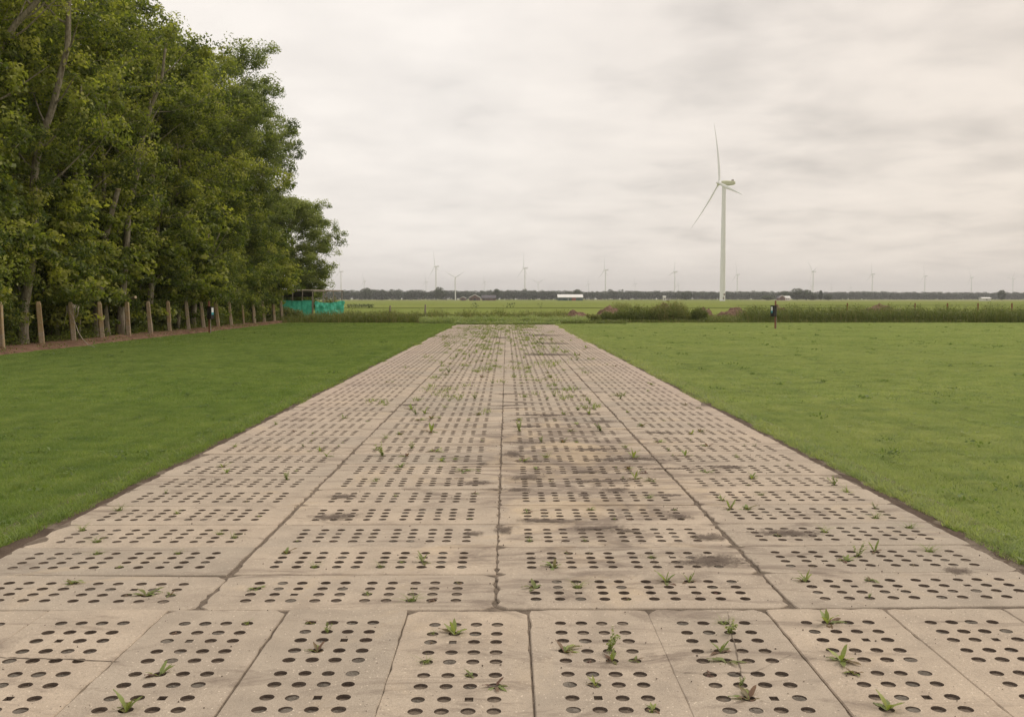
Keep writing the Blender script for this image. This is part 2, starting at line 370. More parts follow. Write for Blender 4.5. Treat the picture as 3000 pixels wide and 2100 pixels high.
# ditch: a line of darker growth across the field
def ditch(name, x0, x1, y, n, h, seed, sc_=1.0):
    rng = np.random.default_rng(seed)
    return x0, x1, y, n, h, rng, sc_

# ------------------------------------------------------------------ leaf cloud tools
def leaf_arrays(cen, size, up, rng, droop=.3, tilt=.6, tint=None, width=.5):
    """rhombus leaves. cen (n,3); size (n,); up (n,3) preferred normal"""
    n = len(cen)
    nm = up + rng.normal(0, tilt, (n, 3)); nm /= np.linalg.norm(nm, axis=1, keepdims=True) + 1e-9
    d = rng.normal(0, 1, (n, 3)); d -= (d * nm).sum(1, keepdims=True) * nm; d[:, 2] -= droop
    d /= np.linalg.norm(d, axis=1, keepdims=True) + 1e-9
    s = np.cross(nm, d); s /= np.linalg.norm(s, axis=1, keepdims=True) + 1e-9
    L = size[:, None]; W = L * width
    V = np.empty((n, 4, 3))
    V[:, 0] = cen - d * L * .5; V[:, 1] = cen + s * W * .5 + nm * L * .08
    V[:, 2] = cen + d * L * .5 - nm * L * .06; V[:, 3] = cen - s * W * .5 + nm * L * .08
    F = np.arange(n * 4).reshape(n, 4)
    t = np.repeat(tint if tint is not None else rng.random(n), 4)
    return V.reshape(-1, 3), F, t
def blade_arrays(base, h, lean, width, rng, tint, segs=2):
    """grass blades, tapered strips of quads ending in a near-point"""
    n = len(base); az = rng.random(n) * 6.283; la = rng.random(n) * 6.283
    side = np.stack([np.cos(az), np.sin(az), np.zeros(n)], 1); ld = np.stack([np.cos(la), np.sin(la), np.zeros(n)], 1)
    V = np.empty((n, (segs + 1) * 2, 3))
    for k in range(segs + 1):
        q = k / segs
        c = base + np.array([0, 0, 1]) * (h * q * (1 - .25 * lean * q))[:, None] + ld * (lean * h * q * q)[:, None]
        ww = width * (1 - q) ** .7 * .5 + .0004
        V[:, 2 * k] = c - side * ww[:, None]; V[:, 2 * k + 1] = c + side * ww[:, None]
    i0 = (np.arange(n) * (segs + 1) * 2)[:, None]
    F = np.concatenate([i0 + np.array([2 * k, 2 * k + 1, 2 * k + 3, 2 * k + 2]) for k in range(segs)], 0)
    return V.reshape(-1, 3), F, np.repeat(tint, (segs + 1) * 2)
def merge(parts):
    Vs, Fs, Ts = [], [], []; b = 0
    for V, F, T in parts:
        Vs.append(V); Fs.append(F + b); Ts.append(T); b += len(V)
    return np.concatenate(Vs), np.concatenate(Fs), np.concatenate(Ts)

# ------------------------------------------------------------------ grass on the lawns (instanced patches, one object per lawn)
def grass_patch(seed, size, n, h, wd, weeds=0, mt='grass'):
    rng = np.random.default_rng(seed)
    b = np.zeros((n, 3)); b[:, :2] = (rng.random((n, 2)) - .5) * size * 1.15
    f = np.array([mnoise.noise((x * 3, y * 3, seed * 7)) for x, y in b[:, :2]])
    hh = h * (.55 + .6 * rng.random(n)) * (1 + .5 * f)
    tint = np.clip(.48 + .25 * f + rng.normal(0, .16, n), 0, .97); tint[rng.random(n) < .025] = 1.0
    parts = [blade_arrays(b, hh, .25 + .75 * rng.random(n), wd * (.6 + .8 * rng.random(n)), rng, tint)]
    if weeds:
        m = weeds * 14; c = (rng.random((weeds, 2)) - .5) * size
        cc = np.repeat(c, 14, 0) + rng.normal(0, .025, (m, 2))
        cen = np.column_stack([cc, h * .75 + rng.random(m) * .012])
        parts.append(leaf_arrays(cen, .02 + .02 * rng.random(m), np.tile([0, 0, 1.], (m, 1)), rng, .1, .4, np.clip(rng.normal(.25, .12, m), 0, .6), .7))
    V, F, T = merge(parts)
    return bpy.data.objects.new('grass_patch', mesh_np('grass_patch', V, F, [MAT[mt]], tint=T))
def scatter(name, pts, rot, scl, sources, seed=0):
    me = bpy.data.meshes.new(name); me.vertices.add(len(pts)); me.vertices.foreach_set('co', np.asarray(pts, np.float32).ravel())
    a = me.attributes.new('rz', 'FLOAT', 'POINT'); a.data.foreach_set('value', np.asarray(rot, np.float32))
    a = me.attributes.new('sc', 'FLOAT', 'POINT'); a.data.foreach_set('value', np.asarray(scl, np.float32))
    a = me.attributes.new('pick', 'INT', 'POINT'); a.data.foreach_set('value', np.random.default_rng(seed).integers(0, len(sources), len(pts)).astype(np.int32))
    o = link(name, me)
    g = bpy.data.node_groups.new(name, 'GeometryNodeTree')
    g.interface.new_socket('Geometry', in_out='INPUT', socket_type='NodeSocketGeometry'); g.interface.new_socket('Geometry', in_out='OUTPUT', socket_type='NodeSocketGeometry')
    gi = g.nodes.new('NodeGroupInput'); go = g.nodes.new('NodeGroupOutput'); ins = g.nodes.new('GeometryNodeInstanceOnPoints')
    g2i = g.nodes.new('GeometryNodeGeometryToInstance')
    for s in reversed(sources):
        oi = g.nodes.new('GeometryNodeObjectInfo'); oi.inputs['Object'].default_value = s; oi.transform_space = 'ORIGINAL'
        oi.inputs['As Instance'].default_value = False
        g.links.new(oi.outputs['Geometry'], g2i.inputs[0])
    def na(nm, ty='FLOAT'):
        n = g.nodes.new('GeometryNodeInputNamedAttribute'); n.data_type = ty; n.inputs[0].default_value = nm; return n.outputs[0]
    cx = g.nodes.new('ShaderNodeCombineXYZ'); g.links.new(na('rz'), cx.inputs[2])
    g.links.new(gi.outputs[0], ins.inputs['Points']); g.links.new(g2i.outputs[0], ins.inputs['Instance'])
    ins.inputs['Pick Instance'].default_value = True
    g.links.new(na('pick', 'INT'), ins.inputs['Instance Index']); g.links.new(cx.outputs[0], ins.inputs['Rotation']); g.links.new(na('sc'), ins.inputs['Scale'])
    g.links.new(ins.outputs[0], go.inputs[0])
    md = o.modifiers.new('scatter', 'NODES'); md.node_group = g
    return o
near_p = [grass_patch(i, .5, 2600, .042, .0035, 2 if i % 2 else 0) for i in range(3)]
mid_p = [grass_patch(10 + i, 1.0, 3200, .042, .008, 3) for i in range(2)]
far_p = [grass_patch(20 + i, 2.0, 3000, .045, .02, 5) for i in range(2)]
def lawn_points(side):
    rng = np.random.default_rng(5 + side); out = {0: [], 1: [], 2: []}
    def left_lim(y): return -15.05 - .25 * mnoise.noise((y * .7, 0, 0)) - max(0, (y - 48)) * .035
    for lvl, (st, y0, y1) in enumerate(((.5, 3.2, 15), (1.0, 15, 33), (2.0, 33, LAWN_END - .8))):
        y = y0 + st / 2
        while y < y1:
            half = .56 * y + (11 if y < 33 else 14)
            x = (abs(XL) if side < 0 else XR) + st / 2 + .06
            while x < min(half, 60):
                X = side * x
                if not (side < 0 and X - st * .5 < left_lim(y)):
                    out[lvl].append((X + rng.uniform(-.03, .03), y + rng.uniform(-.05, .05), -.008))
                x += st * .94
            y += st * .94
    return out
def dry(src):  # right lawn copies: paler tone with painted glare, not only drier blades
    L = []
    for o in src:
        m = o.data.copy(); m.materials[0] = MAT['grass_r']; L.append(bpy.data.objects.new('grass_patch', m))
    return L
for side, nm in ((-1, 'left'), (1, 'right')):
    P = lawn_points(side)
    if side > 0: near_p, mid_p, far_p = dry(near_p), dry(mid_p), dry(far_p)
    for lvl, srcs in enumerate((near_p, mid_p, far_p)):
        rng = np.random.default_rng(lvl)
        n = len(P[lvl])
        o = scatter('lawn_grass', P[lvl], rng.integers(0, 4, n) * math.pi / 2 + rng.normal(0, .06, n), rng.uniform(.95, 1.08, n), srcs, lvl)
        tag(o, 'short mown grass of the %s lawn, %s' % (nm, ('nearest the camera', 'middle distance', 'far end')[lvl]), 'grass', kind='stuff')
# ragged longer grass along the path edge, bending over the soil
def edge_grass(side):
    rng = np.random.default_rng(40 + side); n = 42000
    y = 3.2 + (62 - 3.2) * rng.random(n) ** 1.7
    wob = np.array([mnoise.noise((a * .8, side * 9, 2)) * .07 + mnoise.noise((a * 3, side * 9, 2)) * .06 + mnoise.noise((a * 9, side * 9, 2)) * .04 for a in y])
    x = (abs(XL) if side < 0 else XR) + .06 + wob + np.abs(rng.normal(0, .10, n))
    b = np.column_stack([side * x, y, np.full(n, -.01)])
    V, F, T = blade_arrays(b, .03 + .075 * rng.random(n) ** 3, .3 + .9 * rng.random(n), (.003 + .0009 * y) * .9, rng, np.clip(rng.normal(.5, .18, n), 0, 1))
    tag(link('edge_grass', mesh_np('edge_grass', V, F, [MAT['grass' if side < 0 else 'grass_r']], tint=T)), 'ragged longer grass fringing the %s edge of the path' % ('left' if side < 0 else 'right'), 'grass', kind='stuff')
edge_grass(-1); edge_grass(1)
def lawn_weeds():
    rng = np.random.default_rng(55); P = []
    for i in range(240):
        y = 5 + 58 * rng.random() ** .9; side = 1 if rng.random() < .7 else -1
        x = side * (3.6 + (min(.56 * y, 14.5 if side < 0 else 36) - 3.6) * rng.random())
        if abs(x) > .58 * y: continue
        n = 14; rad = rng.uniform(.03, .12); cen = np.column_stack([rng.normal(x, rad, n), rng.normal(y, rad * 1.3, n), .015 + .05 * rng.random(n)])
        P.append(leaf_arrays(cen, rng.uniform(.02, .05) * (1 + y / 60) * rng.uniform(.7, 1.3, n), np.tile([0, 0, .7], (n, 1)), rng, .1, .6, np.clip(rng.normal(.15, .2, n), 0, .9), .6))
    V, F, T = merge(P); tag(link('lawn_weeds', mesh_np('lawn_weeds', V, F, [MAT['grass']], tint=T)), 'small darker weeds and clover dotted through both lawns', 'weeds', kind='stuff')

# ------------------------------------------------------------------ the slab path
ROW0, PW, PL, CX = 5.0, .64, 1.605, -.06
path = tag(empty('concrete_path', (0, 0, 0)), kind='structure')
# bed below the slabs and bare soil strip at either side
bed = sheet('path_bed', XL - .35, XR + .35, 2.6, 61.6, -.0125, MAT['bed'], 24, 300, lambda x, y: .008 * mnoise.noise((x * 5, y * 5, 9)) + (.012 if x < XL + .05 or x > XR - .05 else 0)); bed.parent = path
def edge_soil(side):
    rng = random.Random(side); V = []; F = []
    ys = np.linspace(2.6, 61.5, 500)
    for i, y in enumerate(ys):
        a = (abs(XL) if side < 0 else XR) - .07; bb = (abs(XL) if side < 0 else XR) + .10 + .05 * mnoise.noise((y * 1.1, side, 3)) + .03 * mnoise.noise((y * 5, side, 3))
        for k in range(5):
            x = a + (bb - a) * k / 4
            V.append((side * x, y, -.006 + .010 * mnoise.noise((x * 9, y * 9, 4)) + (.006 if 1 <= k <= 3 else -.004)))
    F = [(i * 5 + k, i * 5 + k + 1, (i + 1) * 5 + k + 1, (i + 1) * 5 + k) for i in range(len(ys) - 1) for k in range(4)]
    link('edge_soil', mesh_np('edge_soil', V, F, [MAT['edge']]), path)
edge_soil(-1); edge_soil(1)

HU = [-.582, -.448, -.333, -.197, -.079, .077, .197, .332, .447, .583]     # hole positions along the slab
HV = [-.160, -.052, .052, .160]
HR = .0305
SL, SW = 1.599, .636
def slab_meshes(seed):
    rng = random.Random(seed); bm = bmesh.new(); edges = []
    # outline with small chips
    outl = []
    def side_pts(a, b, n):
        return [(a[0] + (b[0] - a[0]) * i / n, a[1] + (b[1] - a[1]) * i / n) for i in range(n)]
    hx, hy = SL / 2, SW / 2
    cn = rng.choice((.004, .004, .008, .014, .03))
    for p in side_pts((-hx, -hy), (hx, -hy), 26) + side_pts((hx, -hy), (hx, hy), 11) + side_pts((hx, hy), (-hx, hy), 26) + side_pts((-hx, hy), (-hx, -hy), 11):
        chip = rng.random() ** 6 * .014 + rng.uniform(0, .0012)
        q = Vector(p); L_ = max(abs(q.x) / hx, abs(q.y) / hy)
        c = q * (1 - chip / min(hx, hy) * .6)
        if abs(q.x) > hx - 1e-4 and abs(q.y) > hy - 1e-4: c = q * (1 - cn * 2)
        outl.append(c)
    n = len(outl)
    top = []
    for c in outl:
        ins = Vector((c.x - math.copysign(.005 * (abs(c.x) > hx - .02), c.x), c.y - math.copysign(.005 * (abs(c.y) > hy - .02), c.y)))
        top.append(bm.verts.new((ins.x, ins.y, 0)))
    low = [bm.verts.new((c.x, c.y, -.0055)) for c in outl]; bot = [bm.verts.new((c.x, c.y, -.10)) for c in outl]
    for i in range(n):
        j = (i + 1) % n; edges.append(bm.edges.new((top[i], top[j])))
        bm.faces.new((low[i], low[j], top[j], top[i])); bm.faces.new((bot[i], bot[j], low[j], low[i]))
    sq = {(2, rng.choice((1, 2))), (7, rng.choice((1, 2)))}
    loops = []
    for iu, u in enumerate(HU):
        for iv, v in enumerate(HV):
            cu, cv = u + rng.uniform(-.002, .002), v + rng.uniform(-.002, .002)
            if (iu, iv) in sq:
                pts = [(cu - .021, cv - .018), (cu + .021, cv - .018), (cu + .021, cv + .018), (cu - .021, cv + .018)]
            else:
                r = HR * rng.uniform(.96, 1.05); ph = rng.random() * 6
                pts = [(cu + r * math.cos(ph + a * math.pi / 8) * (1 + rng.uniform(-.02, .02)), cv + r * math.sin(ph + a * math.pi / 8) * (1 + rng.uniform(-.02, .02))) for a in range(16)]
            lv = [bm.verts.new((x, y, 0)) for x, y in pts]; lb = [bm.verts.new((cu + (x - cu) * .95, cv + (y - cv) * .95, -.085)) for x, y in pts]
            k = len(lv)
            for a in range(k):
                edges.append(bm.edges.new((lv[a], lv[(a + 1) % k])))
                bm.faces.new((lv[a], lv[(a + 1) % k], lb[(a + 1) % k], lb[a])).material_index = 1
            loops.append((cu, cv, [(x, y) for x, y in pts], (iu, iv) in sq))
    r_ = bmesh.ops.triangle_fill(bm, use_beauty=True, use_dissolve=False, edges=edges, normal=(0, 0, 1))
    bmesh.ops.recalc_face_normals(bm, faces=bm.faces)
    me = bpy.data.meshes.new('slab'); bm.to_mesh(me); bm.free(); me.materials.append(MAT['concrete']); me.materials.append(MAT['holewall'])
    # soil packed in the holes, at uneven depth
    fb = MB(); full = rng.random()
    for cu, cv, pts, s in loops:
        q = rng.random()
        base = full * .5 + .5 * (.5 + .5 * mnoise.noise((cu * 2.2, cv * 2.2, seed)))
        dep = .004 + .008 * q if rng.random() < base * .6 else (.011 + .016 * q if rng.random() < .58 else .04 + .03 * q)
        k = len(pts); tx, ty = rng.uniform(-.12, .12), rng.uniform(-.12, .12)
        V = [(cu + (x - cu) * .995, cv + (y - cv) * .995, -dep + (x - cu) * tx + (y - cv) * ty + rng.uniform(-.0015, .0015)) for x, y in pts]
        V += [(cu + (x - cu) * .5, cv + (y - cv) * .5, -dep + rng.uniform(-.003, .003)) for x, y in pts] + [(cu, cv, -dep - .001)]
        F = [(a, (a + 1) % k, k + (a + 1) % k, k + a) for a in range(k)] + [(k + a, k + (a + 1) % k, 2 * k) for a in range(k)]
        fb.add(V, F)
    return me, fb.mesh('soil_fill', MAT['fill'])
SLABS = [slab_meshes(i) for i in range(16)]
rs = random.Random(77)
slab_pos = []       # (x, y, rot) of each slab, for placing plants
NROW = 87
for row in range(NROW):
    for col in range(4):
        x = CX + (col - 1.5) * PL + (-.014 if col == 0 else .008 if col == 3 else 0) + rs.uniform(-.005, .005); y = ROW0 + (row + .5) * PW + rs.uniform(-.004, .004)
        fade = max(0, 1 - row / 24)
        rot = (R(1.3) * fade if col == 3 else R(-.9) * fade if col == 0 else 0) + rs.gauss(0, R(.18))
        if col == 3: y += .03 * fade
        slab_pos.append([x, y, rot, row, col])
front = []
for k in range(-6, 6):
    x = .11 + .32 + k * .64 + rs.uniform(-.006, .006)
    if k == 0: pass
    front.append([x, ROW0 - .002 - SL / 2 + rs.uniform(-.004, .0) - (.012 if k in (-1, 1) else 0), R(90) + rs.gauss(0, R(.25)), -1, k])
allslabs = front + slab_pos
allslabs.sort(key=lambda s: s[1])
limit = 300; stuffV, stuffF, stuffM, bvi = [], [], [], 0
far_m = []
for i, s in enumerate(allslabs):
    v = rs.randrange(len(SLABS)); me, fm = SLABS[v]
    flip = math.pi if rs.random() < .5 else 0
    z = rs.uniform(-.004, .003); tl = (rs.gauss(0, R(.22)), rs.gauss(0, R(.12)))
    if i < limit:
        o = link('slab', me, path, (s[0], s[1], z), (tl[0], tl[1], s[2] + flip))
        link('soil_fill', fm, o)
    else: far_m.append((me, fm, Matrix.Translation((s[0], s[1], z)) @ Matrix.Rotation(s[2] + flip, 4, 'Z')))
for idx, nm, mt in ((0, 'far_slabs', MAT['concrete']), (1, 'far_soil_fill', MAT['fill'])):
    bm = bmesh.new()
    for mm in far_m:
        b0 = len(bm.verts); bm.from_mesh(mm[idx]); bm.verts.ensure_lookup_table()
        bmesh.ops.transform(bm, matrix=mm[2], verts=bm.verts[b0:])
    me = bpy.data.meshes.new(nm); bm.to_mesh(me); bm.free()
    if not me.materials: me.materials.append(mt)
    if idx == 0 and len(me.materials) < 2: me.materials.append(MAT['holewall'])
    tag(link(nm, me, path), kind='stuff')

# cracks in two of the front slabs
def crack(pts, wd):
    V, F = [], []; n = len(pts); rng = random.Random(int(pts[0][0] * 1000))
    P = []
    for i in range(n - 1):
        for k in range(7):
            q = k / 7; P.append((pts[i][0] + (pts[i + 1][0] - pts[i][0]) * q + rng.uniform(-.004, .004), pts[i][1] + (pts[i + 1][1] - pts[i][1]) * q + rng.uniform(-.006, .006)))
    P.append(pts[-1])
    for i, (x, y) in enumerate(P):
        w_ = wd * (.35 + rng.random()) * (1 - abs(i / len(P) - .5) * .8); V += [(x - w_ * .5, y - w_, .0035), (x + w_ * .5, y + w_, .0035)]
    F = [(2 * i, 2 * i + 1, 2 * i + 3, 2 * i + 2) for i in range(len(P) - 1)]
    link('crack', mesh_np('crack', V, F, [MAT['bed']]), path)
def gp(dx, dy):   # ground point seen at display (2296 wide) coordinates
    z = ground_z(dy * 3000 / 2296); dep = z * math.cos(PITCH) + H * math.sin(PITCH)
    return ((dx * 3000 / 2296 - 1484) / FPX * dep, z)
crack([gp(0, 970), gp(150, 970)] if False else [gp(-40, 1470), gp(60, 1474), gp(140, 1476), gp(270, 1482)], .006)
crack([gp(1632, 1372), gp(1640, 1420), gp(1652, 1462), gp(1660, 1500), gp(1668, 1535)], .007)
crack([gp(1500, 1505), gp(1590, 1512), gp(1690, 1508), gp(1775, 1470)], .003)

# soil patches lying on the slabs
def dirt_patch(cx_, cy_, rx, ry, seed, rot=0, h=.0025):
    V = []; n = 56; rings = 7; z0 = .0035
    for k in range(rings + 1):
        q = k / rings
        for a in range(n):
            t_ = a / n * 2 * math.pi
            rr = 1 + .35 * mnoise.noise((math.cos(t_) * 1.3, math.sin(t_) * 1.3, seed)) + .22 * mnoise.noise((math.cos(t_) * 4, math.sin(t_) * 4, seed)) + .10 * mnoise.noise((math.cos(t_) * 12, math.sin(t_) * 12, seed))
            x, y = rx * q * rr * math.cos(t_), ry * q * rr * math.sin(t_)
            xx, yy = cx_ + x * math.cos(rot) - y * math.sin(rot), cy_ + x * math.sin(rot) + y * math.cos(rot)
            V.append((xx, yy, z0 + h * (1 - q * q) * (.6 + .5 * mnoise.noise((xx * 14, yy * 14, 2))) - (.003 if k == rings else 0)))
    F = [(k * n + a, k * n + (a + 1) % n, (k + 1) * n + (a + 1) % n, (k + 1) * n + a) for k in range(rings) for a in range(n)]
    T = [1 - k / rings for k in range(rings + 1) for a in range(n)]
    link('soil_patch', mesh_np('soil_patch', V, F, [MAT['thin']], tint=T, smooth=True), path)
# display x, y, half width, half depth (m)
for i, (dx, dy, rx, ry) in enumerate([(1600, 1258, .36, .20), (1590, 1205, .20, .15), (1525, 1158, .15, .14), (750, 1158, .26, .17), (770, 1112, .17, .12), (1070, 1083, .22, .15),
        (1150, 1018, .16, .3), (1385, 1030, .55, .10), (1340, 1008, .4, .12), (1180, 1070, .28, .18), (1320, 1057, .28, .14), (1190, 1035, .22, .13), (1630, 1048, .3, .13), (1130, 1188, .09, .18),
        (2145, 1281, .13, .12), (1350, 945, .32, .2), (1240, 770, 1.0, .9), (1215, 752, 1.4, 1.2), (1125, 757, .7, .8), (1450, 1030, .3, .1), (1060, 1196, .11, .1), (1080, 1040, .1, .1), (1410, 1190, .14, .07), (1310, 1110, .1, .1), (1230, 795, 1.0, .9), (1060, 738, 1.0, .7), (1180, 740, 1.3, .7)]):
    X, Z = gp(dx, dy); dirt_patch(X, Z, rx, ry, i * 3.3 + 1, rs.uniform(-.2, .2))

for i in range(24):
    X = rs.uniform(.0, 1.7) if i < 17 else rs.uniform(-1.6, 2.4); Z = rs.uniform(6.6, 18); dirt_patch(X, Z, rs.uniform(.12, .5), rs.uniform(.06, .16), 200 + i * 2.7, rs.uniform(-.25, .25))
# ------------------------------------------------------------------ weeds in the holes
def weed_tuft(seed, n=26, h=.10):
    rng = np.random.default_rng(seed); b = np.zeros((n, 3)); b[:, :2] = rng.normal(0, .012, (n, 2)); b[:, 2] = -.012
    return merge([blade_arrays(b, h * (.45 + .75 * rng.random(n)), .5 + 1.1 * rng.random(n), .0035 + .002 * rng.random(n), rng, np.clip(rng.normal(.68, .1, n), .4, .95), 4)])
def strap_leaf(L, W, az, lean, tint, curl=.5, seg=6, base=(0, 0, -.01)):
    V = []; 
    for k in range(seg + 1):
        q = k / seg; ang = lean + curl * q
        rr = L * q * math.sin(ang); zz = L * q * math.cos(ang)
        wv = W * (math.sin(math.pi * min(1, .06 + q * .95)) ** .8) * (.35 if q < .25 else 1) * .5 + .001
        cx_, cy_ = base[0] + rr * math.cos(az), base[1] + rr * math.sin(az)
        sx_, sy_ = -math.sin(az), math.cos(az); rip = .12 * W * math.sin(q * 14)
        wv *= .68
        V += [(cx_ - sx_ * wv, cy_ - sy_ * wv, base[2] + zz + wv * .35 + rip), (cx_, cy_, base[2] + zz), (cx_ + sx_ * wv, cy_ + sy_ * wv, base[2] + zz + wv * .35 - rip)]
    F = [(3 * k + j, 3 * k + j + 1, 3 * k + j + 4, 3 * k + j + 3) for k in range(seg) for j in (0, 1)]
    return np.array(V), np.array(F), np.full(len(V), tint)
def weed_dock(seed, h=.14, n=4):
    r = random.Random(seed); P = [strap_leaf(h * r.uniform(.7, 1.1), h * .25, r.random() * 6.28, r.uniform(.05, .75), r.uniform(.62, .9), r.uniform(0, .4)) for _ in range(n)]
    P += [strap_leaf(h * r.uniform(.5, .9), h * .3, r.random() * 6.28, r.uniform(.9, 1.3), r.choice((.1, .2, .5)), r.uniform(.1, .5)) for _ in range(3)]
    return merge(P)
def weed_rosette(seed, h=.10, n=9):
    r = random.Random(seed)
    return merge([strap_leaf(h * r.uniform(.6, 1.15), h * .34, r.random() * 6.28, r.uniform(.45, 1.25), r.choice((.15, .3, .55, .6, .7, .8)), r.uniform(.2, .8)) for _ in range(n)])
def weed_wilted(seed, h=.07, n=7):
    r = random.Random(seed)
    return merge([strap_leaf(h * r.uniform(.5, 1.1), h * .38, r.random() * 6.28, r.uniform(.8, 1.4), r.uniform(0, .3), r.uniform(.3, 1.2)) for _ in range(n)])
def weed_sprig(seed, h=.13):
    rng = np.random.default_rng(seed); r = random.Random(seed); P = []
    for s in range(4):
        az = r.random() * 6.28; le = r.uniform(.1, .7); L = h * r.uniform(.6, 1.1)
        for k in range(9):
            q = (k + 1) / 9; x, y, z = L * q * math.sin(le) * math.cos(az), L * q * math.sin(le) * math.sin(az), L * q * math.cos(le)
            m = 3; c = np.array([[x, y, z]] * m) + rng.normal(0, .006, (m, 3))
            P.append(leaf_arrays(c, np.full(m, .022), np.tile([0, 0, 1.], (m, 1)), rng, .1, .5, np.clip(rng.normal(.7, .1, m), .4, .9), .6))
        P.append(strap_leaf(L, .003, az, le, .55, 0, 3))
    return merge(P)
WM = {}
for k, fn, nv in (('grass', weed_tuft, 5), ('dock', weed_dock, 6), ('rosette', weed_rosette, 6), ('wilted', weed_wilted, 5), ('sprig', weed_sprig, 3)):
    WM[k] = []
    for i in range(nv):
        V, F, T = fn(100 + i * 7); WM[k].append(mesh_np('weed_' + k, V, F, [MAT['weed']], tint=T))
WL = {'grass': 'thin green grass tuft', 'dock': 'upright pale green seedling', 'rosette': 'spreading green brown weed', 'wilted': 'low wilted reddish weed', 'sprig': 'small leafy green sprig'}
ORD = ['first', 'second', 'third', 'fourth', 'fifth', 'sixth', 'seventh', 'eighth', 'ninth', 'tenth', 'eleventh', 'twelfth', 'thirteenth', 'fourteenth', 'fifteenth', 'sixteenth']
COLN = ['leftmost', 'inner left', 'inner right', 'rightmost']
used = set()
def place_weed(kind, X, Z, size=1.0):
    best = min(allslabs, key=lambda s: abs(s[0] - X) * (1 if s[3] < 0 else .42) + abs(s[1] - Z) * (.42 if s[3] < 0 else 1))
    sx_, sy_, rt, row, col = best
    dx, dy = X - sx_, Z - sy_; u = dx * math.cos(-rt) - dy * math.sin(-rt); v = dx * math.sin(-rt) + dy * math.cos(-rt)
    iu = min(range(10), key=lambda i: abs(HU[i] - u)); iv = min(range(4), key=lambda i: abs(HV[i] - v))
    key = (row, col, iu) if row >= 0 else (row, col, iu, iv)
    if key in used: return
    used.add(key)
    gx = sx_ + HU[iu] * math.cos(rt) - HV[iv] * math.sin(rt); gy = sy_ + HU[iu] * math.sin(rt) + HV[iv] * math.cos(rt)
    me = rs.choice(WM[kind])
    o = link('weed', me, None, (gx, gy, -.002), (0, 0, rs.random() * 6.28), (size * rs.uniform(.7, .98),) * 2 + (size * rs.uniform(.45, .8),))
    if row < 0:
        n = col + 6
        lab = '%s in %s front slab, %s hole row, %s hole' % (WL[kind], ORD[n], ORD[iu], ORD[3 - iv])
        grp = 'weeds growing from the slab holes'
    elif row < 16:
        lab = '%s, %s crosswise row, %s column, %s hole from left' % (WL[kind], ORD[row], COLN[col], ORD[iu])
        grp = 'weeds growing from the slab holes'
    else:
        lab = WL[kind] + ' in a hole on the far stretch of path'; grp = 'tiny %s weeds on the far slabs' % kind
    tag(o, lab, 'weed', grp)
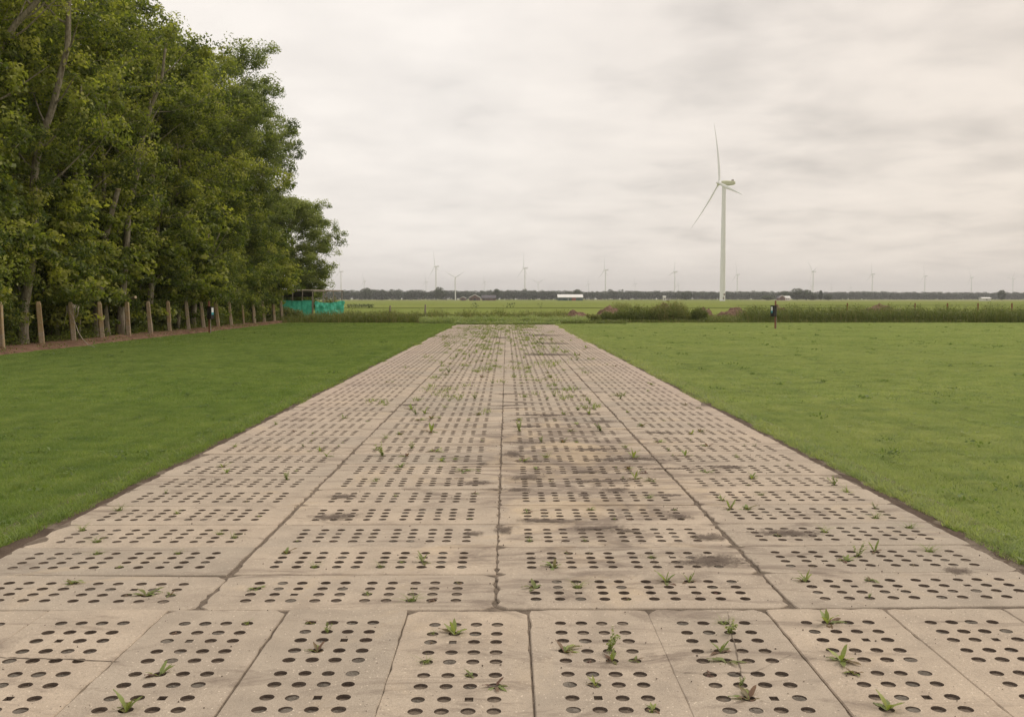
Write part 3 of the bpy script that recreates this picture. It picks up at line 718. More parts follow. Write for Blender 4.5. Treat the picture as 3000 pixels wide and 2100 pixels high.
W_ = [('dock', 1835, 1392, 1.35), ('dock', 1012, 1425, 1.1), ('dock', 1490, 1305, 1.2), ('dock', 935, 1262, 1), ('rosette', 1107, 1548, .9), ('dock', 1375, 1490, .7), ('dock', 1320, 1545, .6), ('dock', 330, 1518, .9), ('dock', 1880, 1480, 1.1), ('rosette', 1870, 1482, 1.1),
      ('rosette', 1630, 1475, 1.0), ('dock', 1612, 1462, .8), ('rosette', 1690, 1572, 1), ('dock', 1990, 1590, 1.0), ('dock', 300, 1598, .9), ('rosette', 290, 1600, .7), ('dock', 1795, 1300, .8), ('rosette', 1930, 1290, .9), ('dock', 1945, 1292, .9), ('dock', 1540, 1305, .7), ('grass', 1450, 1252, .7), ('sprig', 1450, 1256, .5),
      ('rosette', 1240, 1272, 1.1), ('rosette', 1195, 1318, 1.1), ('grass', 1290, 1318, 1.1), ('grass', 917, 1345, 1.2), ('wilted', 960, 1342, 1), ('wilted', 1030, 1302, 1.1), ('rosette', 630, 1235, .9), ('wilted', 615, 1255, .9), ('grass', 702, 1268, .8), ('rosette', 172, 1292, 1.1), ('grass', 150, 1306, .8), ('rosette', 335, 1335, 1.1), ('wilted', 125, 1328, 1.1),
      ('sprig', 1910, 1252, .9), ('rosette', 1905, 1255, 1), ('dock', 1945, 1228, .9), ('rosette', 1262, 1462, 1.0), ('dock', 1285, 1455, .9), ('sprig', 1355, 1462, 1.1), ('wilted', 1330, 1480, .6), ('rosette', 716, 1400, .55), ('sprig', 745, 1412, .6), ('dock', 1600, 1452, .6), ('rosette', 1060, 1515, .6), ('grass', 952, 1490, .7), ('wilted', 415, 1415, .6), ('rosette', 725, 1468, .8),
      ('rosette', 578, 1312, .7), ('rosette', 1462, 1600, .7), ('grass', 848, 1272, .8), ('wilted', 1330, 1348, .8), ('sprig', 1640, 1420, .9), ('grass', 1650, 1405, .8), ('wilted', 1590, 1515, .8), ('rosette', 1890, 1505, .6), ('grass', 1905, 1500, .6), ('sprig', 1660, 1525, .5), ('wilted', 1600, 1335, 1), ('wilted', 1575, 1330, .8), ('dock', 1545, 1292, .6),
      ('grass', 250, 1145, 1), ('grass', 205, 1175, 1), ('grass', 105, 1225, 1), ('grass', 192, 1222, 1.3), ('grass', 230, 1243, 1), ('wilted', 205, 1245, .9), ('grass', 405, 1238, .7), ('grass', 385, 1150, .7), ('dock', 490, 1045, 1.1), ('grass', 512, 1195, .8), ('grass', 545, 1200, .8), ('grass', 620, 950, 1.3), ('grass', 540, 1000, 1), ('dock', 710, 1010, .9), ('wilted', 385, 1152, .7),
      ('grass', 2045, 1182, 1.4), ('grass', 1850, 1190, 1.1), ('sprig', 1830, 1190, 1.1), ('grass', 1835, 1186, 1), ('rosette', 1675, 1142, 1.2), ('dock', 1645, 1135, 1), ('grass', 2100, 1222, 1.2), ('grass', 2085, 1240, 1.2), ('sprig', 2120, 1250, .8), ('grass', 1975, 1168, 1.3), ('grass', 1940, 1140, 1.3), ('grass', 1900, 1100, 1.4), ('sprig', 1880, 1085, 1), ('grass', 1640, 1025, 1), ('dock', 1690, 1068, 1.2), ('dock', 1430, 1068, 1.2), ('wilted', 1455, 1060, 1),
      ('grass', 1227, 1025, 1.4), ('grass', 1030, 1028, 1.2), ('sprig', 930, 1003, .9), ('grass', 868, 983, 1.2), ('rosette', 905, 975, 1.2), ('dock', 925, 918, 1.3), ('grass', 1000, 912, 1.4), ('grass', 990, 938, 1.2), ('sprig', 1320, 905, 1.2), ('dock', 1335, 918, 1.1), ('dock', 1375, 922, .9), ('rosette', 1285, 950, 1.3), ('rosette', 1575, 968, 1.3), ('rosette', 1580, 1000, 1.2), ('grass', 1465, 1118, 1), ('grass', 1600, 1160, .9), ('dock', 1640, 1130, .7),
      ('rosette', 1590, 1065, 1), ('wilted', 1575, 1015, 1), ('grass', 1720, 1110, .8), ('wilted', 1640, 1110, 1), ('sprig', 1215, 990, .8), ('grass', 1300, 990, .8), ('grass', 930, 1000, .8), ('wilted', 1040, 885, 1), ('wilted', 1080, 890, .9), ('rosette', 1500, 1078, 1), ('grass', 1130, 1215, .6), ('wilted', 1400, 1160, .7), ('rosette', 1310, 1145, .7), ('dock', 1180, 1148, .6), ('wilted', 1225, 1150, .7), ('wilted', 1300, 1230, .6), ('wilted', 1600, 1200, .9)]
for k, dx, dy, s in W_:
    X, Z = gp(dx, dy); place_weed(k, X, Z, s)
rw = random.Random(4)
for i in range(250):
    Z = 8.5 + 34 * rw.random() ** 1.1; col = rw.choice((-2.4, -.85, -.85, -.85, .7, .7, 1.2, 2.3)); X = col + rw.gauss(0, .5)
    if XL + .1 < X < XR - .1: place_weed(rw.choice(('grass', 'rosette', 'rosette', 'sprig', 'dock', 'wilted')), X, Z, rw.uniform(.7, 1.3) * (1 + Z / 70))
for i in range(80):    # small ones scattered over the nearer slabs
    Z = 4 + 9 * rw.random(); X = rw.uniform(-3, 3)
    if abs(X) < Z * .55: place_weed(rw.choice(('wilted', 'rosette', 'sprig', 'grass')), X, Z, rw.uniform(.3, .55))
# straggling grass on the far slabs (clumps near the far end)
def clump_stuff():
    rng = np.random.default_rng(3); P = []
    rw2 = random.Random(31); extra = [(rw2.choice((-1.6, -.9, -.9, .6, .9, 1.2)) + rw2.gauss(0, .5), 13 + 47 * rw2.random() ** .8, rw2.randint(12, 34), rw2.uniform(.04, .16)) for _ in range(300)]
    for cx_, cy_, n, s in tuple(extra) + ((-2.0, 54, 240, 1.2), (-1.2, 56, 240, 1.5), (.9, 57.5, 320, .9), (-2.2, 45, 160, 1.2), (.4, 53, 120, 1.1), (1.4, 55, 200, .8), (-.9, 44, 120, .8), (-2.4, 41, 120, .7), (-1.9, 36, 100, .6), (1.2, 24.6, 90, .35), (.8, 23.6, 60, .45), (.2, 22.4, 40, .4)):
        b = np.column_stack([rng.normal(cx_, s * .5, n), rng.normal(cy_, s * (1 + cy_ / 60), n), np.zeros(n)]); b = b[(b[:, 0] > XL) & (b[:, 0] < XR) & (b[:, 1] < 60.5)]
        m = len(b); P.append(blade_arrays(b, .03 + .08 * rng.random(m), .5 + rng.random(m), np.full(m, .006 + .00028 * cy_), rng, np.clip(rng.normal(.6, .12, m), .3, .9), 2))
    V, F, T = merge(P); tag(link('path_weeds', mesh_np('path_weeds', V, F, [MAT['weed']], tint=T)), 'thin green weeds straggling over the far end of the path', 'weeds', kind='stuff')
clump_stuff()
# crumbs of soil and gravel
lawn_weeds()
def crumbs():
    rng = np.random.default_rng(8); n = 1500
    z = 3.5 + 11 * rng.random(n) ** 1.3; x = rng.uniform(-3.1, 3.1, n); r = .0016 + .004 * rng.random(n) ** 3
    base = np.array([(1, 0, 0), (-1, 0, 0), (0, 1, 0), (0, -1, 0), (0, 0, 1), (0, 0, -1)], float); f = np.array([(0, 2, 4), (2, 1, 4), (1, 3, 4), (3, 0, 4), (2, 0, 5), (1, 2, 5), (3, 1, 5), (0, 3, 5)])
    V = (np.column_stack([x, z, np.full(n, .003)])[:, None, :] + base[None] * r[:, None, None] * rng.uniform(.6, 1.3, (n, 6, 1))).reshape(-1, 3)
    F = (np.arange(n)[:, None, None] * 6 + f[None]).reshape(-1, 3)
    tag(link('soil_crumbs', mesh_np('soil_crumbs', V, F, [MAT['dirt']])), 'crumbs of soil and grit strewn on the concrete slabs', 'grit', kind='stuff')
crumbs()

# ------------------------------------------------------------------ trees
def grow(seed, Ht, Rd, base, nl=22, leaf=.12, per=105, clump=.60, top=.97, th=.15, flat=.75, trunk=True):
    rng = np.random.default_rng(seed); r = random.Random(seed); tm = MB(); limbs = MB(); cl = []
    ax = [Vector((.25 * mnoise.noise((z * .25, seed, 0)) * z * .2, .25 * mnoise.noise((z * .25, seed, 9)) * z * .2, z)) for z in np.linspace(0, Ht * .93, 12)]
    def axp(z):
        q = min(10.999, z / (Ht * .93) * 11); i = int(q); return ax[i].lerp(ax[i + 1], q - i)
    if trunk: tm.tube(ax, [th * (1 - .85 * i / 11) + (.05 if i == 0 else 0) for i in range(12)], 9)
    for i in range(nl):
        q = (i + r.random()) / nl; z = base + (Ht * .9 - base) * q
        prof = (.62 + .5 * min(1, q / .45)) if q < .45 else 1.12 * math.sqrt(max(.12, 1 - ((q - .45) / .62) ** 2.2))
        L = Rd * prof * r.uniform(.75, 1.12); az = i * 2.39996 + r.uniform(-.4, .4); rise = (.05 + .95 * q) * r.uniform(.3, 1.3)
        p0 = axp(z); pts = []
        for k in range(6):
            s = k / 5; pts.append(p0 + Vector((math.cos(az + .3 * s * r.uniform(-1, 1)) * L * s, math.sin(az) * L * s, L * s * rise * (1 - .35 * s) + r.uniform(-.1, .1) * s)))
        r0 = th * .38 * (1 - .6 * q)
        limbs.tube(pts, [r0 * (1 - .8 * k / 5) for k in range(6)], 5, cap=False)
        for k in (2, 3, 4, 5):
            cl.append((pts[k], .75 + .2 * r.random()))
            for side in (-1, 1):
                if r.random() < .85:
                    aa = az + side * r.uniform(.6, 1.2); l2 = L * r.uniform(.25, .42)
                    e_ = pts[k] + Vector((math.cos(aa) * l2, math.sin(aa) * l2, l2 * r.uniform(-.5, .9)))
                    limbs.tube([pts[k], pts[k].lerp(e_, .5) + Vector((0, 0, .08)), e_], [r0 * .35, r0 * .22, r0 * .08], 4, cap=False)
                    cl.append((e_, 1)); cl.append((pts[k].lerp(e_, .55), .7))
                    if r.random() < .6: cl.append((e_ + Vector((r.gauss(0, .25), r.gauss(0, .25), r.gauss(0, .3) - .2)), .8))
    cens, szs, ups, tts = [], [], [], []
    for c, s in cl:
        n = int(per * s * r.uniform(.6, 1.3)); R_ = clump * s * r.uniform(.6, 1.35); ct = r.choice((r.uniform(.0, .35), r.uniform(.35, .65), r.uniform(.6, 1.0)))
        d_ = rng.normal(0, 1, (n, 3)); d_ /= np.linalg.norm(d_, axis=1, keepdims=True); rad = rng.random(n) ** .45
        pos = d_ * (rad * R_)[:, None]; pos[:, 2] = pos[:, 2] * flat - (pos[:, 0] ** 2 + pos[:, 1] ** 2) * .25 / R_
        cens.append(pos + np.array(c)); szs.append(leaf * rng.uniform(.6, 1.25, n)); ups.append(np.tile([0, 0, .7], (n, 1)) + d_ * .9)
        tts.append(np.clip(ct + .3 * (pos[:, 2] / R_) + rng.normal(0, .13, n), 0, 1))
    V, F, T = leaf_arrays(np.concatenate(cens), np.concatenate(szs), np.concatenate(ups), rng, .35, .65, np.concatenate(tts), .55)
    return (tm.mesh('trunk', MAT['bark'], True) if trunk else None), limbs.mesh('branches', MAT['bark'], True), (V, F, T)
def variant(seed, m, **k):
    t_, l_, (V, F, T) = grow(seed, **k)
    return t_, l_, mesh_np('crown', V, F, [m], tint=T)
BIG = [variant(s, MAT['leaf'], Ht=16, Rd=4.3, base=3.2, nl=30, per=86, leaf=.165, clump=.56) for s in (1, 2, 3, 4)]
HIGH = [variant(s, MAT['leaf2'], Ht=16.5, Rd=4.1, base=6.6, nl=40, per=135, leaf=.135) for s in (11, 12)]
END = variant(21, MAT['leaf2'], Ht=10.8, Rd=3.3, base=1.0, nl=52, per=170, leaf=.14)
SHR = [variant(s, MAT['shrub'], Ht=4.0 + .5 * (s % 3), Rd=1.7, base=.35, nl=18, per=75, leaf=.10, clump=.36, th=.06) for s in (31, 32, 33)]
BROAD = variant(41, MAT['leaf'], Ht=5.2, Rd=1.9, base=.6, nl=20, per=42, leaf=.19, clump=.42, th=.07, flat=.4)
def tree(name, var, loc, rz, s, label, cat='tree', group=None, custom=None):
    o = empty(name, loc, 0, 1)
    t_, l_, c_ = var
    if custom is None: tr = link('trunk', t_, o, (0, 0, 0), (0, 0, rz), s)
    else:
        mb = MB(); top = None
        for pts, r0, r1 in custom:
            P = [Vector(p) - Vector(loc) for p in pts]
            # resample with wobble
            Q = []
            for i in range(len(P) - 1):
                for k in range(4): Q.append(P[i].lerp(P[i + 1], k / 4) + Vector((mnoise.noise((i + k * .3, r0 * 50, 0)), mnoise.noise((i + k * .3, r0 * 50, 5)), 0)) * .05)
            Q.append(P[-1]); n = len(Q)
            if r0 > .08:
                for q_ in range(9):
                    a_ = Q[int(n * (.35 + .6 * q_ / 9))]; an = rt.uniform(-1.2, 1.9); ln = rt.uniform(1.4, 2.8) * (1 - .55 * q_ / 9); e1 = a_ + Vector((math.cos(an) * ln, math.sin(an) * ln * .6, ln * rt.uniform(.5, 1.1)))
                    if q_ % 2: e1.x = a_.x - (e1.x - a_.x) * .6
                    mb.tube([a_, a_.lerp(e1, .4) + Vector((0, 0, -.12)), a_.lerp(e1, .75) + Vector((0, 0, -.03)), e1], [r1 * .62, r1 * .45, r1 * .3, r1 * .12], 6, cap=False)
            mb.tube(Q, [r0 + (r1 - r0) * i / (n - 1) + (.07 if i == 0 else .03 if i == 1 else 0) * (r0 > .1) for i in range(n)], 9)
        tr = link('trunk', mb.mesh('trunk', MAT['bark'], True), o)
    link('branches', l_, o, (0, 0, 0), (0, 0, rz), s); link('crown', c_, o, (0, 0, 0), (0, 0, rz), s)
    tag(o, label, cat, group)
    return o
def P3(z, L, x_off=0):      # trunk path from photo measurements, in the plane close behind the fence
    z = 16.9 / ((1484 - L[0][0] * 3000 / 2296) / FPX) if L[0][0] > 0 else z
    return [at(a * 3000 / 2296, z, b * 3000 / 2296) for a, b in L]
rt = random.Random(12)
G1 = 'tall trees along the front of the wood'
def g0(dx, z): x, y = at(dx * 3000 / 2296, z); return (x, y, 0)
tree('tree', BIG[0], (-18.8, 34.2, 0), .4, 1.0, 'leafy tree with thick grey trunk behind the second fence post from left', group=G1,
     custom=[(P3(34.5, [(54, 790), (58, 690), (84, 560), (88, 440), (95, 370), (120, 290), (150, 200), (172, 120), (178, 20), (200, -120)]), .18, .07)])
tree('tree', BIG[1], (-18.7, 41.4, 0), 2.0, .98, 'leafy tree with pale forked trunk rising left of the fifth fence post', group=G1,
     custom=[(P3(42.0, [(268, 760), (288, 560), (300, 450), (318, 390), (335, 300), (345, 270), (375, 200), (390, 110)]), .15, .05), (P3(42.0, [(345, 272), (372, 240), (402, 212)]), .06, .03), (P3(42.0, [(304, 430), (309, 380), (330, 310), (352, 230)]), .06, .03)])
tree('tree', BIG[2], (-18.8, 45.2, 0), 3.1, 1.0, 'leafy tree with slender bent trunk behind the sixth fence post', group=G1,
     custom=[(P3(45.0, [(337, 750), (338, 690), (345, 620), (358, 560), (362, 480), (350, 380)]), .17, .08), (P3(45.0, [(347, 600), (370, 585), (390, 575)]), .04, .02)])
tree('tree', BIG[3], (-18.7, 51.5, 0), 4.4, 1.0, 'leafy tree with two leaning trunks behind the eighth fence post', group=G1,
     custom=[(P3(51.0, [(432, 740), (440, 660), (455, 610), (466, 570), (480, 480)]), .16, .07), (P3(51.0, [(446, 640), (470, 585), (500, 520)]), .06, .03)])
tree('tree', HIGH[0], (-18.1, 58.0, 0), 1.2, 1.0, 'high crowned tree with open sky under its crown, near the wood end', group=G1)
tree('tree', HIGH[1], (-17.9, 62.4, 0), 0.3, .90, 'last tall tree of the wood, its rounded crown overhanging the lawn', group=G1)
tree('tree', BIG[1], (-19.5, 29.5, 0), 5.0, 1.05, 'nearest leafy tree of the wood, at the left edge of the view', group=G1)
tree('tree', BIG[2], (-18.4, 31.5, 0), 1.0, .9, 'leafy tree behind the first fence post at the left edge', group=G1,
     custom=[(P3(31.0, [(-150, 800), (-120, 600), (-60, 350), (0, 160), (60, 70), (110, 20), (160, -60), (190, -200)]), .14, .07)])
tree('tree', BIG[0], (-18.9, 37.8, 0), 3.7, .94, 'leafy tree with thin straight stems behind the gap after the third fence post', group=G1,
     custom=[(P3(38, [(176, 770), (182, 600), (178, 450), (190, 330), (200, 200)]), .10, .05), (P3(38, [(240, 770), (236, 600), (243, 420), (240, 300), (262, 190)]), .11, .05)])
tree('tree', BIG[3], (-18.6, 48.8, 0), .2, .9, 'leafy tree with thin curved stem behind the seventh fence post from left', group=G1,
     custom=[(P3(48, [(400, 745), (405, 640), (398, 500), (412, 380), (405, 300)]), .10, .05)])
tree('tree', BIG[0], (-18.2, 55.3, 0), 5.2, .88, 'leafy tree standing behind the tenth fence post from left', group=G1)
tree('tree', BIG[2], (-18.8, 61.0, 0), 2.2, .72, 'lower leafy tree filling in beneath the last tall crowns', group=G1)
tree('tree', END, (-18.0, 79.5, 0), 1.2, .92, 'rounded tree standing alone beyond the wood, behind the netted cage')
tree('tree', BIG[1], (-22.5, 69.5, 0), 2.6, .70, 'shorter tree at the far corner of the wood beside the cage', group=G1)
tree('tree', END, (-20.2, 75.0, 0), 2.6, .58, 'leafy rounded small tree joining the wood to the last tree', group=G1)
tree('tree', BIG[3], (-20.5, 66.5, 0), 1.6, .62, 'small leafy tree tucked under the last tall crown', group=G1)
# back rows, seen as dark trunks and foliage through the gaps
for ri, X in enumerate((-22.3, -25.8, -29.5, -34)):
    y = 24 + ri * 1.1
    while y < 66 - ri * 1.0:
        v = rt.choice(BIG)
        tree('tree', v, (X + rt.uniform(-.7, .7), y, 0), rt.random() * 6.28, rt.uniform(.85, 1.05), 'crowded tree in the dark back rows of the wood', group='trees in the back rows of the wood')
        y += rt.uniform(3.0, 4.2)
# snag
snag = tag(empty('dead_trunk', (-16.9, 39.0, 0)), 'leaning lopped trunk with a pale cut top, no crown of its own', 'dead tree')
P = P3(39.5, [(216, 775), (222, 700), (232, 600), (245, 530), (262, 470), (275, 428)])
mb = MB(); mb.tube([Vector(p) - Vector((-16.9, 39.0, 0)) for p in P], [.22, .16, .15, .13, .11, .10], 10, cap=False); link('stem', mb.mesh('stem', MAT['bark'], True), snag)
tp = Vector(P[-1]) - Vector((-16.9, 39.0, 0)); mb = MB(); mb.tube([tp - Vector((0, 0, .02)), tp + Vector((.005, 0, .03))], [.105, .098], 10); link('cut_face', mb.mesh('cut_face', MAT['cutwood']), snag)
lg = tag(empty('lopped_branch', at(376, 41, 880)), 'short lopped branch with pale cut end, behind the fifth fence post', 'branch')
mb = MB(); b0 = Vector(at(360, 41.2, 884)); a0 = Vector(at(376, 41, 880)); a1 = Vector(at(401, 40.6, 871)); mb.tube([b0 - a0, Vector((0, 0, 0)), a1 - a0], [.075, .07, .06], 8, cap=False); link('branch', mb.mesh('branch', MAT['bark'], True), lg)
mb = MB(); mb.tube([(a1 - a0) * .97, (a1 - a0) * 1.05], [.065, .06], 8); link('cut_face', mb.mesh('cut_face', MAT['cutwood']), lg)
st = tag(empty('leaning_stake', (-17.45, 42.5, 0)), 'thin pale stake leaning in the undergrowth right of the fourth post', 'stake')
mb = MB(); mb.tube([(0, 0, 0), (-.33, -.2, .75), (-.55, -.3, 1.42)], [.028, .025, .02], 6); link('pole', mb.mesh('pole', MAT['greywood']), st)
# undergrowth shrubs along the fence
POSTX, POSTS = -16.0, [30.0 + 2.5 * i for i in range(16)]
k = 0; y = 27.5
PORD = ['first', 'second', 'third', 'fourth', 'fifth', 'sixth', 'seventh', 'eighth', 'ninth', 'tenth', 'eleventh', 'twelfth', 'thirteenth', 'fourteenth', 'fifteenth', 'sixteenth']
bush_k = {}
while y < 70:
    i = int((y - 30) // 2.5)
    where = 'left of the first fence post' if i < 0 else 'past the last fence post' if i >= 15 else 'just past the %s fence post' % PORD[i]
    if min(abs(y - q) for q in (33.2, 39.0, 41.3, 44.9, 51.0)) < .62: y += .6; continue
    v = BROAD if rt.random() < .35 else rt.choice(SHR)
    hh = rt.uniform(.8, 1.4); j = bush_k.get(i, 0); bush_k[i] = j + 1
    tree('bush', v, (-17.75 + rt.uniform(-.35, .3), y, 0), rt.random() * 6.28, hh, '%s bush at the wood edge %s%s' % ('broad leaved' if v is BROAD else 'small leaved', where, ('', ', its second', ', its third')[min(j, 2)]), 'bush', 'bushes along the foot of the wood')
    y += rt.uniform(1.0, 1.5)
for ri, X in enumerate((-19.8, -22.5)):
    y = 27
    while y < 72:
        tree('bush', rt.choice(SHR), (X + rt.uniform(-.5, .5), y, 0), rt.random() * 6.28, rt.uniform(1.0, 1.6), 'shaded bush deeper inside the wood', 'bush', 'shaded bushes inside the wood')
        y += rt.uniform(1.8, 2.8)
# low brambles and weeds at the bank
def low_weeds(name, n, xf, y0, y1, h0, h1, label, seed, m='shrub', leafs=.07):
    rng = np.random.default_rng(seed); y = y0 + (y1 - y0) * rng.random(n); x = xf(y, rng)
    f = np.array([mnoise.noise((a * .7, b * .7, seed)) for a, b in zip(x, y)]); keep = f > -.15; x, y, f = x[keep], y[keep], f[keep]
    z = .05 + (h0 + (h1 - h0) * np.clip(f + .3, 0, 1)) * rng.random(len(x))
    V, F, T = leaf_arrays(np.column_stack([x, y, z]), leafs * rng.uniform(.6, 1.3, len(x)), np.tile([0, 0, .8], (len(x), 1)), rng, .2, .6, np.clip(rng.normal(.5, .22, len(x)), 0, 1), .55)
    return tag(link(name, mesh_np(name, V, F, [MAT[m]], tint=T)), label, 'undergrowth', kind='stuff')
low_weeds('bramble_undergrowth', 26000, lambda y, r: -16.9 + r.normal(0, .35, len(y)), 26, 69, .15, .75, 'low green brambles and weeds behind the fence posts', 61)
low_weeds('dry_litter', 9000, lambda y, r: -15.9 + r.normal(0, .5, len(y)), 24, 62, .04, .16, 'dry reddish dead grass and litter on the soil bank', 62, 'weed', .06)

# ------------------------------------------------------------------ fence posts on the left
def post_mesh(seed):
    r = random.Random(seed); h = 1.52; b = .075; V = []; zs = [-.2, 0, .4, .8, 1.15, 1.42, h]
    for i, z in enumerate(zs):
        w_ = b * (1 - .10 * max(0, z) / h) * (.72 if i == len(zs) - 1 else 1)
        ch = .018
        for a, c in ((-w_, -w_ + ch), (-w_ + ch, -w_), (w_ - ch, -w_), (w_, -w_ + ch), (w_, w_ - ch), (w_ - ch, w_), (-w_ + ch, w_), (-w_, w_ - ch)):
            V.append((a + r.uniform(-.006, .006), c + r.uniform(-.003, .003), z))
    F = [(i * 8 + k, i * 8 + (k + 1) % 8, (i + 1) * 8 + (k + 1) % 8, (i + 1) * 8 + k) for i in range(len(zs) - 1) for k in range(8)]
    F.append(tuple(48 + k for k in range(8)))
    m = MB(); m.add(V, F); return m.mesh('fence_post', MAT['post'])
PM = [post_mesh(i) for i in range(4)]
rp = random.Random(9)
posts = []
for i, y in enumerate(POSTS):
    s = .80 if i == 11 else rp.uniform(.97, 1.02)
    o = link('fence_post', PM[i % 4], None, (POSTX + .04 + rp.uniform(-.05, .05), y, .06), (rp.uniform(-.04, .04), -.05 + rp.uniform(-.045, .03), rp.uniform(.2, .6)), (1.22, 1.22, s))
    lab = '%s lichened concrete fence post from left along the wood' % PORD[i]
    if i == 2: lab = 'third fence post from left, with a pale rope coiled over its top'
    if i == 11: lab = 'shorter, thinner looking fence post, twelfth from left'; o.scale = (.75, .75, .80)
    if i == 15: lab = 'last fence post, beside the green netted cage'
    tag(o, lab, 'fence post', 'fence posts along the wood'); posts.append(o)
fw = tag(empty('wire_fence', (POSTX, POSTS[13], 0)), 'thin wires strung between the last three fence posts', 'wire fence')
for h_ in (.35, .6, .85, 1.1):
    mb = MB(); mb.tube([(0, 0, h_), (0, 1.25, h_ - .02), (0, 2.5, h_), (0, 3.8, h_ - .02), (0, 5, h_)], .006, 5); link('wire', mb.mesh('wire', MAT['wire']), fw)
# rope
rope = tag(empty('rope', (-15.95, 35.0, 0)), 'pale rope looped over the third fence post and trailing onto the lawn', 'rope')
mb = MB()
for i in range(6):
    cx_, cz_, ra, rb = -.10 + .03 * i * rp.uniform(.4, 1.2), 1.36 - .035 * i, .12 + .012 * i, .10 + .03 * i
    mb.tube([(cx_ + ra * math.cos(a * math.pi / 8), -.12 + .02 * math.sin(a) + .008 * i + .19 * (math.sin(a * math.pi / 8) > .6), cz_ + rb * math.sin(a * math.pi / 8)) for a in range(17)], .010, 5, cap=False)
link('coil', mb.mesh('coil', MAT['rope']), rope)
mb = MB(); mb.tube([(-.16, -.11, 1.34), (-.05, -.13, 1.15), (.06, -.16, .95), (.2, -.3, .72), (.42, -.6, .46), (.8, -1.1, .22), (1.35, -1.9, .05), (1.8, -2.6, .045), (2.0, -2.9, .03)], .011, 5); link('trailing_end', mb.mesh('trailing_end', MAT['rope']), rope)
mb = MB(); mb.tube([(-.2, -.1, 1.3), (-.24, -.1, 1.0), (-.29, -.1, .82), (-.31, -.1, .70)], .010, 5); link('loose_end', mb.mesh('loose_end', MAT['rope']), rope)

# ------------------------------------------------------------------ dispenser boxes on red posts
def box_post(loc, mirror, label, rz):
    o = tag(empty('boxed_post', loc), label, 'box on post', 'black boxes on red brown posts beside the lawns')
    mb = MB(); mb.box((0, 0, .75), (.075, .05, 1.62)); link('post', mb.mesh('post', MAT['redwood']), o)
    mb = MB(); mb.box((.055, .0, .62), (.03, .045, 1.3)); link('batten', mb.mesh('batten', MAT['greywood']), o)
    rot = Matrix.Rotation(rz, 3, 'Z')
    bx = bmesh.new(); bmesh.ops.create_cube(bx, size=1); bmesh.ops.scale(bx, vec=(.26, .24, .58), verts=bx.verts); bmesh.ops.bevel(bx, geom=bx.edges[:], offset=.02, segments=2, affect='EDGES')
    me = bpy.data.meshes.new('box'); bx.to_mesh(me); bx.free(); me.materials.append(MAT['black'])
    cx_ = -.13 if mirror else .10
    b = link('box', me, o, (cx_, -.10, .98), (0, 0, rz))
    s = 1 if not mirror else -1
    mb = MB(); mb.box((s * .1325, 0, .14), (.005, .13, .22)); link('notice', mb.mesh('notice', MAT['white']), b)
    mb = MB(); mb.box((s * .1325, 0, -.03), (.005, .13, .11)); link('notice', mb.mesh('notice', MAT['teal']), b)
    mb = MB(); mb.box((0, 0, .30), (.285, .265, .02)); link('lid', mb.mesh('lid', MAT['black']), b)
    mb = MB(); mb.box((0, -.123, -.05), (.1, .006, .16)); link('flap', mb.mesh('flap', MAT['window']), b)
    return o
box_post((-14.35, 45.8, 0), False, 'black box with a white and blue notice on a post beside the fence', -.5)
box_post((14.75, 51.9, 0), True, 'black box with a white and blue notice on a post, right lawn', .5)

# ------------------------------------------------------------------ netted cage
cage = tag(empty('netted_cage', (-14.7, 72, 0)), 'open timber fruit cage wrapped in green windbreak net', 'fruit cage')
A = Vector((0, 0, 0)); B = Vector((-3.1, 3.6, 0)); D = Vector((1.75, 2.7, 0)); HT = 2.25
for p in (A, A.lerp(B, .33), A.lerp(B, .66), B, A.lerp(D, .36), A.lerp(D, .7), D, B + D, D + B * .5):
    mb = MB(); mb.box(p + Vector((0, 0, HT / 2)), (.07, .07, HT)); link('upright', mb.mesh('upright', MAT['greywood']), cage)
for a, b in ((A, B), (A, D), (B, B + D), (D, B + D), (A.lerp(B, .33), D + B * .33), (A.lerp(B, .66), D + B * .66), (A.lerp(D, .5), B + D * .5)):
    mb = MB(); mb.tube([a + Vector((0, 0, HT + .04)) - (b - a) * .04, a.lerp(b, .5) + Vector((0, 0, HT + rp.uniform(-.03, .06))), b + Vector((0, 0, HT + .03)) + (b - a) * .05], .04, 6); link('rail', mb.mesh('rail', MAT['greywood']), cage)
def panel(name, a, b, topf, botf, m, amp=.05, nx=40, nz=14, seed=1):
    V = []; n = Vector((-(b - a).y, (b - a).x, 0)).normalized()
    for j in range(nz + 1):
        for i in range(nx + 1):
            u = i / nx; z = botf(u) + (topf(u) - botf(u)) * j / nz
            V.append(a.lerp(b, u) - n * (.05 + amp * (1 + mnoise.noise((u * 9, z * 2.5 + u * 3, seed)) + .6 * mnoise.noise((u * 22, z * 5, seed)))) + Vector((0, 0, z)))
    F = [(j * (nx + 1) + i, j * (nx + 1) + i + 1, (j + 1) * (nx + 1) + i + 1, (j + 1) * (nx + 1) + i) for j in range(nz) for i in range(nx)]
    return link(name, mesh_np(name, V, F, [MAT[m]], smooth=True), cage)
panel('green_net', B, A, lambda u: 1.52 + .02 * math.sin(u * 9), lambda u: .3, 'net', .03, seed=2)
panel('green_net', A, D, lambda u: 1.5 - .16 * math.sin(math.pi * min(1, u * 1.15)) , lambda u: .42 - .30 * math.sin(math.pi * min(1, u * 1.1)) ** 1 + .35 * max(0, u - .6), 'net', .16, seed=5)
panel('shade_net', B + D * .02, A + D * .02, lambda u: 2.2, lambda u: 1.8, 'darknet', .01, seed=3).location = (.02, .35, 0)
V = []
rn = MB()
for i in range(16):
    q = i / 15; a = A.lerp(B, q) + Vector((0, 0, HT + .09)); b = D + B * q + Vector((0, 0, HT + .07 + rp.uniform(-.02, .02))); rn.tube([a, b], .018, 4)
